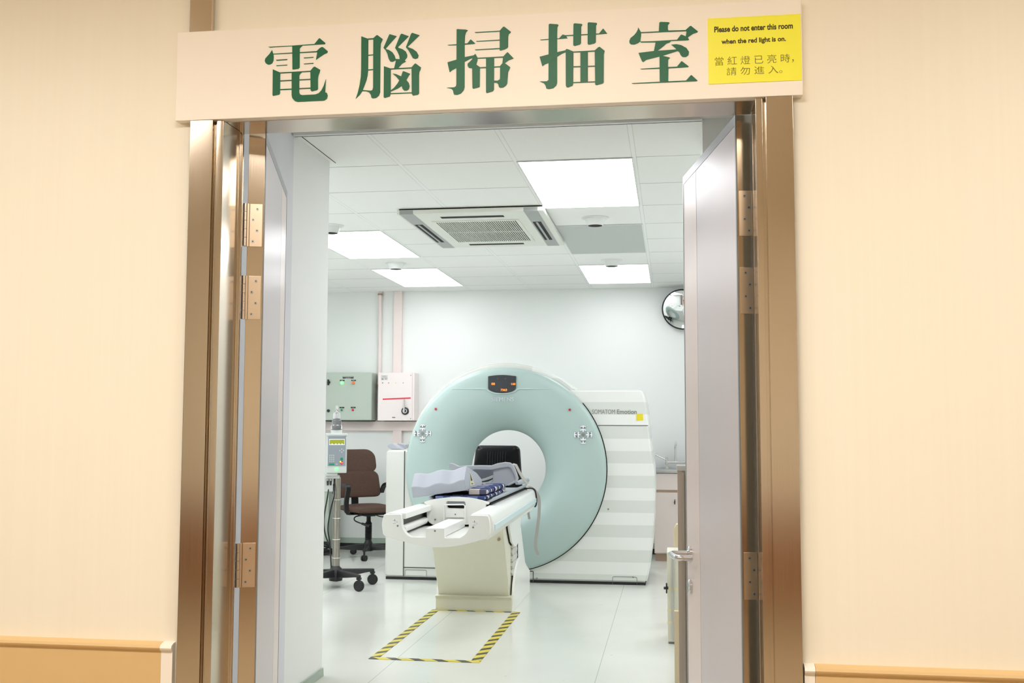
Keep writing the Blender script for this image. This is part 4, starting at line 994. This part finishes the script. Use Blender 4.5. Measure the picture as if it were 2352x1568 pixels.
# black leather chair behind the gantry, seen through the bore
bc = thing('leather_chair', 'black leather chair with ribbed back seen through the scanner bore', 'chair', (-1.615, 9.54, 0), math.radians(-6))
loc = lambda mb_, nm, mt, par=bc, **k: mb_.build(nm, mt, par, local=True, **k)
office_base(bc, BLACK, .28, .40)
loops = []
for (y, w_, zt, zb) in ((-.25, .18, .45, .41), (-.235, .22, .475, .40), (0, .235, .478, .395), (.18, .215, .48, .40), (.21, .19, .465, .41)):
    loops.append([(w_*math.cos(a2), y, (zt+zb)/2+(zt-zb)/2*(1 if math.sin(a2) > 0 else -1)*abs(math.sin(a2))**.45) for a2 in [2*PI*i/24 for i in range(24)]])
loc(MB().loft(loops), 'seat', LEATHER)
bk0 = MB(); pad_shape(bk0, .50, .42, .50, .075, .02, cr_=.05); bo = loc(bk0.rot(Matrix.Translation((0, .20, .545)) @ Matrix.Rotation(math.radians(-6), 4, 'X')), 'backrest', LEATHER)
rb = MB()
for k in range(8):
    xx = -.085+.17*k/7
    rb.tube(smoothpath([(xx, -.030, .08), (xx, -.034, .30), (xx, -.026, .45), (xx, -.008, .485), (xx, .01, .494)], 5), .010, 8)
loc(rb.rot(Matrix.Translation((0, .20, .545)) @ Matrix.Rotation(math.radians(-6), 4, 'X')), 'ribbing', LEATHER, bo)
loc(MB().box(-.1, .1, -.1, .12, .385, .405).ribbon(smoothpath([(0, .05, .39), (0, .22, .39), (0, .265, .46), (0, .27, .7)], 4), (1, 0, 0), .08, .012), 'back_support', BLACK)
for s_ in (-1, 1):
    loc(MB().ribbon(smoothpath([(s_*.2, -.08, .39), (s_*.27, -.09, .42), (s_*.275, -.09, .62), (s_*.27, -.05, .66), (s_*.27, .12, .66), (s_*.265, .19, .64)], 4), (1, 0, 0), .05, .026), 'armrest', BLACK, bevel=.004)

# ================================================================== BACK WALL ELECTRICS
YE = 10.29
def B_(x, y, Y=YE): q = atY(740+x/9.8, 840+y/9.8, Y); return (q[0], q[2])
gb = thing('control_box', 'grey green steel control box with green and orange lamps on the back wall', 'control box', (-3.2, YB, 1.27))
r1 = B_(1120, 150)[0]; zt1, zb1 = B_(600, 150)[1], B_(600, 1228)[1]
MB().box(-3.56, r1, YE, YB, zb1, zt1).build('cabinet', BOXG, gb, bevel=.012, seg=3)
MB().box(-3.54, r1-.01, YE+.01, YB-.01, zb1-.006, zb1).build('bottom_gap', DARKGAP, gb)
for (u_, v_, m2, nm, rr_) in ((452, 383, GLOW, 'lit_lamp', .0165), (704, 383, ORANGE, 'orange_lamp', .0155), (443, 992, GREENB, 'green_button', .0115), (695, 990, RED, 'red_button', .0115)):
    x, z = B_(u_, v_)
    bb = MB().cyl((x, YE-.006, z), (x, YE+.004, z), rr_*1.15, n=22).build('bezel', GREYL, gb)
    MB().lathe([(rr_, -.004), (rr_, .008), (rr_*.8, .013), (.0, .014)], (x, YE-.004, z), (0, -1, 0), 22).build(nm, m2, bb)
lbl = []
for (u0, v0, u1, v1) in ((462, 238, 706, 286), (397, 313, 505, 342), (653, 313, 760, 342), (388, 923, 498, 952), (645, 923, 755, 952)):
    a_, b2 = B_(u0, v1), B_(u1, v0); lbl.append(MB().box(a_[0], b2[0], YE-.0015, YE+.002, a_[1], b2[1]).build('label_plate', BLACK, gb))
for li, u0, v0, u1, v1, k_ in ((0, 475, 243, 696, 255, 12), (0, 525, 266, 642, 278, 7), (1, 425, 321, 475, 333, 4), (2, 680, 321, 730, 333, 4), (3, 438, 931, 448, 944, 1), (4, 690, 931, 705, 944, 1)):
    lw = MB()
    for k in range(k_):
        a_, b2 = B_(u0+(u1-u0)*(k+.15)/k_, v1), B_(u0+(u1-u0)*(k+.7)/k_, v0); lw.box(a_[0], b2[0], YE-.0019, YE-.0014, a_[1], b2[1])
    lw.build('label_print', GREYL, lbl[li], smooth=False)
for (u_, v_) in ((143, 1010), (150, 372)):
    x, z = B_(u_, v_); m_ = MB().cyl((x, YE-.012, z), (x, YE+.003, z), .015, n=18)
    if v_ < 900: m_.box(x-.007, x+.007, YE-.03, YE-.010, z-.028, z+.028)
    m_.build('door_lock', BLACK, gb)
pb = thing('switch_box', 'pale pink steel switch box with red tape and a rotary handle', 'switch box', (-2.7, YB, 1.27))
x0, x1 = B_(1262, 200)[0], B_(2030, 200)[0]; zt2, zb2 = B_(1600, 152)[1], B_(1600, 1230)[1]
MB().box(x0, B_(2045, 300)[0]+.012, YE+.012, YB, zb2, zt2).build('cabinet', BOXP, pb, bevel=.004)
MB().box(x0, x1, YE, YE+.012, zb2, zt2).build('cover', BOXP, pb, bevel=.002)
a_, b2 = B_(1325, 320), B_(1474, 208)
pl2 = MB().box(a_[0], b2[0], YE-.001, YE+.001, a_[1], b2[1]).build('rating_plate', GREYL, pb)
m_ = MB(); cx, cz = B_(1400, 244); m_.tube([(cx+.017*math.cos(2*PI*i/20), YE-.0012, cz+.006*math.sin(2*PI*i/20)) for i in range(20)], .001, 5, True); m_.build('oval_mark', DRED, pl2)
m_ = MB()
for (u0, v0, u1, v1) in ((1340, 282, 1378, 310), (1410, 275, 1462, 285), (1420, 296, 1450, 306)): a_, b2 = B_(u0, v1), B_(u1, v0); m_.box(a_[0], b2[0], YE-.0014, YE-.001, a_[1], b2[1])
m_.build('plate_print', GTEXT, pl2, smooth=False)
for u_, m2 in ((1361, BLACK), (1497, REDTAPE), (1656, YSTICK), (1824, mat('blue dot', (90, 150, 170), .5))):
    x, z = B_(u_, 383); MB().cyl((x, YE-.003, z), (x, YE+.002, z), .005, n=12).build('phase_dot', m2, pb)
p4 = [B_(1363, 765), B_(1363, 735), B_(1992, 707), B_(1992, 740)]
MB().prism(p4, YE-.0012, YE+.001).build('red_tape', REDTAPE, pb, label='strip of red tape')
x, z = B_(1870, 1015)
hd_ = MB().lathe([(.037, 0), (.037, .012), (.030, .018), (.0, .018)], (x, YE, z), (0, -1, 0), 30).build('rotary_dial', BLACK, pb)
MB().lathe([(.023, .018), (.023, .020), (.014, .020), (.014, .018)], (x, YE, z), (0, -1, 0), 24).build('dial_ring', STEEL_COOL, hd_)
a_, b2 = B_(1838, 1035), B_(1855, 750)
MB().prism([(x-.014, z-.012), (x+.003, z-.012), (b2[0]+.007, b2[1]), (b2[0]-.006, b2[1])], YE-.034, YE-.020).build('handle', STEEL_COOL, hd_, bevel=.003)
sc1 = MB()
for p_ in ((1998, 212), (1990, 1185)): q2 = B_(*p_); sc1.cyl((q2[0], YE-.001, q2[1]), (q2[0], YE+.001, q2[1]), .005, n=10)
a_, b2 = B_(1575, 1172), B_(1645, 1148); sc1.box(a_[0], b2[0], YE-.001, YE+.001, a_[1], b2[1])
sc1.build('screws', GTEXT, pb)
# trunking and conduit on the back wall
zh0, zh1 = 1.172, 1.264
o = MB().box(-3.7, -2.30, YB-.05, YB, zh0, zh1).build('cable_trunking', TRUNK, None, bevel=.003); tag(o, 'horizontal pale pink cable trunking under the wall boxes', 'cable trunking')
o = MB().box(-2.766, -2.682, YB-.05, YB, zt2, ZC).build('cable_trunking', TRUNK, None, bevel=.003); tag(o, 'wide pale pink trunking from the switch box up to the ceiling', 'cable trunking')
o = MB().box(-2.760, -2.672, YB-.05, YB, .0, zh0).build('cable_trunking', TRUNK, None, bevel=.003); tag(o, 'pale pink trunking below the horizontal run beside the gantry', 'cable trunking')
cd = thing('conduit', 'slim pale pink conduit pipe running up the back wall to the ceiling', 'conduit', (-2.912, YB, 1.3))
MB().cyl((-2.912, YB-.03, 1.28), (-2.912, YB-.03, ZC), .018, n=18).build('pipe', TRUNK, cd)
cl = MB()
for z in (1.62, 2.545): cl.box(-2.932, -2.892, YB-.055, YB, z-.008, z+.008)
cl.build('pipe_clip', BRASS, cd)

xg = float(atY(754.5, 1200, 10.1)[0])
lc = thing('low_cabinet', 'low grey cabinet half hidden behind the left wall corner', 'cabinet', (-3.9, 10.25, 0))
MB().box(-4.25, xg, 10.10, 10.42, .02, .58).build('body', BOXG, lc, bevel=.004)
MB().box(-4.25, xg+.006, 10.09, 10.43, .58, .60).build('top', GREYL, lc, bevel=.003)
MB().box(-4.24, xg-.01, 10.12, 10.41, 0, .02).build('plinth', RUBBER, lc)
# tangle of black cable on the floor behind the injector
rng = random.Random(3); pth = []
for k in range(60):
    an = k*.62; r_ = .10+.03*math.sin(k*.37); pth.append((-3.31+r_*math.cos(an), 9.92+r_*.7*math.sin(an), .012+.10*max(0, math.sin(k*.23))+.004*(k % 3)))
o = MB().tube(smoothpath(pth, 3), .009, 6).build('cable_coil', RUBBER, None); tag(o, 'tangled coil of black cable on the floor by the back wall', 'cable')
# ================================================================== SINK CORNER
sk = thing('sink_cabinet', 'pale pink base cabinet with a steel counter in the back right corner', 'cabinet', (.2, 10.2, 0))
MB().box(-.17, .78, 9.96, YB-.006, .07, .80).build('carcass', SINKP, sk)
MB().box(-.16, .78, 9.98, YB-.02, 0, .07).build('plinth', BRASS, sk)
MB().box(-.18, .79, 9.93, YB-.006, .80, .825).build('counter', STEEL_COOL, sk, bevel=.003)
MB().box(-.168, .30, 9.945, 9.96, .645, .795).build('drawer_front', SINKP, sk, bevel=.002)
MB().box(-.168, .30, 9.95, 9.96, .622, .645).build('finger_groove', BRASS, sk)
dd = MB().box(-.168, .30, 9.945, 9.96, .08, .622).build('door', SINKP, sk, bevel=.002)
q = atY(1550, 1152, 9.93)
MB().cyl((q[0], 9.945, q[2]), (q[0], 9.915, q[2]), .006, n=12).box(q[0]-.004, q[0]+.004, 9.905, 9.915, q[2]-.022, q[2]+.022).build('knob', BLACK, dd)
fc = thing('faucet', 'chrome wall mixer tap with a tall swan neck over the sink', 'faucet', (.02, YB, .93))
def Fq(x, y, Y=10.38): q = atY(x, y, Y); return (q[0], Y, q[2])
MB().tube([Fq(1528, 1061), Fq(1575, 1061)], .011, 12).cyl((Fq(1532, 1061)[0], 10.38, Fq(0, 1061)[2]), (Fq(1532, 1061)[0], YB, Fq(0, 1061)[2]), .014, n=14).cyl((Fq(1568, 1061)[0], 10.38, Fq(0, 1061)[2]), (Fq(1568, 1061)[0], YB, Fq(0, 1061)[2]), .014, n=14).build('mixer_body', CHROME, fc)
MB().tube(smoothpath([Fq(1551, 1061), Fq(1551, 1045), Fq(1551, 1025), (Fq(1552, 1016)[0], 10.34, Fq(1552, 1016)[2]), (Fq(1552, 1015)[0], 10.28, Fq(1552, 1016)[2]), (Fq(1552, 1020)[0], 10.24, Fq(1552, 1022)[2])], 6), .0095, 12).build('spout', CHROME, fc)
MB().cyl(Fq(1531, 1066), Fq(1531, 1050), .013, n=14).cyl(Fq(1530, 1068), Fq(1531, 1064), .009, n=12).build('valve', CHROME, fc)
MB().tube([Fq(1531, 1056), Fq(1518, 1050), Fq(1506, 1044)], [.006, .006, .009], 10).build('lever', CHROME, fc)
# convex mirror high in the corner
q = atY(1568, 710.5, 10.34); mc = Vector((q[0], 10.34, q[2])); ax = Vector((-.12, -.93, -.34)).normalized()
mr = thing('convex_mirror', 'round convex observation mirror with a black rim high on the back wall', 'mirror', tuple(mc))
Rm = .192; prof = []
for i in range(13):
    r_ = Rm*i/12; Rs = .48; prof.append((max(r_, .0005), math.sqrt(Rs**2-r_**2)-math.sqrt(Rs**2-Rm**2)))
MB().lathe(prof, mc, ax, 64).build('mirror_dome', MIRROR, mr)
MB().lathe([(Rm-.004, -.012), (Rm+.007, -.012), (Rm+.008, .004), (Rm+.002, .008), (Rm-.003, .004)], mc, ax, 64).lathe([(.0005, -.012), (Rm, -.012)], mc, ax, 48).build('rim', BLACK, mr)
MB().tube([tuple(mc-ax*.012), tuple(mc-ax*.05), (mc.x, YB, mc.z+.03)], .014, 12).build('wall_bracket', BLACK, mr)

# ================================================================== THINGS STANDING BEHIND THE RIGHT DOOR
# low screen with a steel cap
q = atY(1555.5, 1068, 4.5)
sx0 = q[0]; zt3 = q[2]
sn = thing('low_screen', 'low beige grey screen with a steel cap standing behind the right door', 'screen', (.3, 4.52, 0))
MB().box(sx0, .60, 4.50, 4.55, 0, zt3-.024).build('panel', PANGREY, sn, bevel=.002)
MB().box(sx0-.003, .605, 4.495, 4.555, zt3-.024, zt3).build('cap', mat('pale steel cap', (206, 210, 214), .3, .3), sn, bevel=.003)
MB().box(sx0+.018, sx0+.028, 4.492, 4.50, 0, zt3-.03).build('edge_post', STEEL_COOL, sn)
# white upright cabinet with a black knob and steel rod
wc = thing('white_stand', 'narrow white stand with a black knob on the floor behind the door handle', 'stand', (0, 6.4, 0))
x0 = atY(1533, 1400, 6.25)[0]
z1 = atY(1540, 1268, 6.25)[2]
MB().box(x0, .24, 6.25, 6.5, .012, z1).build('body', CREAM_P, wc, bevel=.004)
MB().box(x0+.004, .23, 6.26, 6.49, 0, .014).build('foot', GTEXT, wc)
xr = atY(1546, 1400, 6.23)[0]; MB().cyl((xr, 6.236, .02), (xr, 6.236, z1-.02), .0055, n=12).build('rod', STEEL_COOL, wc)
qk = atY(1531, 1350, 6.2); MB().cyl((qk[0], 6.2, qk[2]), (x0, 6.27, qk[2]), .005, n=10).box(qk[0]-.004, qk[0]+.004, 6.19, 6.21, qk[2]-.028, qk[2]+.028).cyl((qk[0]-.016, 6.2, qk[2]), (qk[0]+.01, 6.2, qk[2]), .008, n=12).build('knob', BLACK, wc)
tz = MB()
for py in (1352, 1402, 1430):
    zz = atY(1540, py, 6.24)[2]; tz.box(x0-.001, .1, 6.2485, 6.25, zz-.006, zz+.006)
tz.build('tape_bands', mat('yellowed tape', (226, 216, 170), .5), wc)
x0 = atY(1548.5, 1300, 6.9)[0]; z1 = atY(1550, 1206, 6.9)[2]
o = MB().prism([(x0, 0), (x0, z1-.02), (x0+.016, z1+.01), (x0+.05, z1+.01), (x0+.05, 0)], 6.86, 6.94).build('wooden_post', WOODY, None, bevel=.003); tag(o, 'pale wooden post standing behind the door handle', 'post')
x0 = atY(1549, 1480, 5.35)[0]; z1 = atY(1550, 1402, 5.35)[2]
o = MB().box(x0, x0+.12, 5.33, 5.37, 0, z1).build('wooden_board', WOODY, None, bevel=.002); tag(o, 'low upright wooden board on the floor behind the right door', 'board')

# ================================================================== CORRIDOR LAMPS
for k, x in enumerate((-2.9, -.55, 1.8)):
    t_ = thing('corridor_light', ['warm corridor ceiling lamp left of the doorway', 'warm corridor ceiling lamp facing the doorway', 'warm corridor ceiling lamp right of the doorway'][k], 'ceiling light', (x, 1.1, 2.85), 0, 'corridor ceiling lamps')
    MB().box(x-.6, x+.6, .8, 1.4, 2.842, 2.85).build('diffuser', WARMLIGHT, t_, smooth=False)
    MB().box(x-.62, x+.62, .78, .8, 2.835, 2.85).box(x-.62, x+.62, 1.4, 1.42, 2.835, 2.85).box(x-.62, x-.6, .8, 1.4, 2.835, 2.85).box(x+.6, x+.62, .8, 1.4, 2.835, 2.85).build('frame', FIXT, t_)
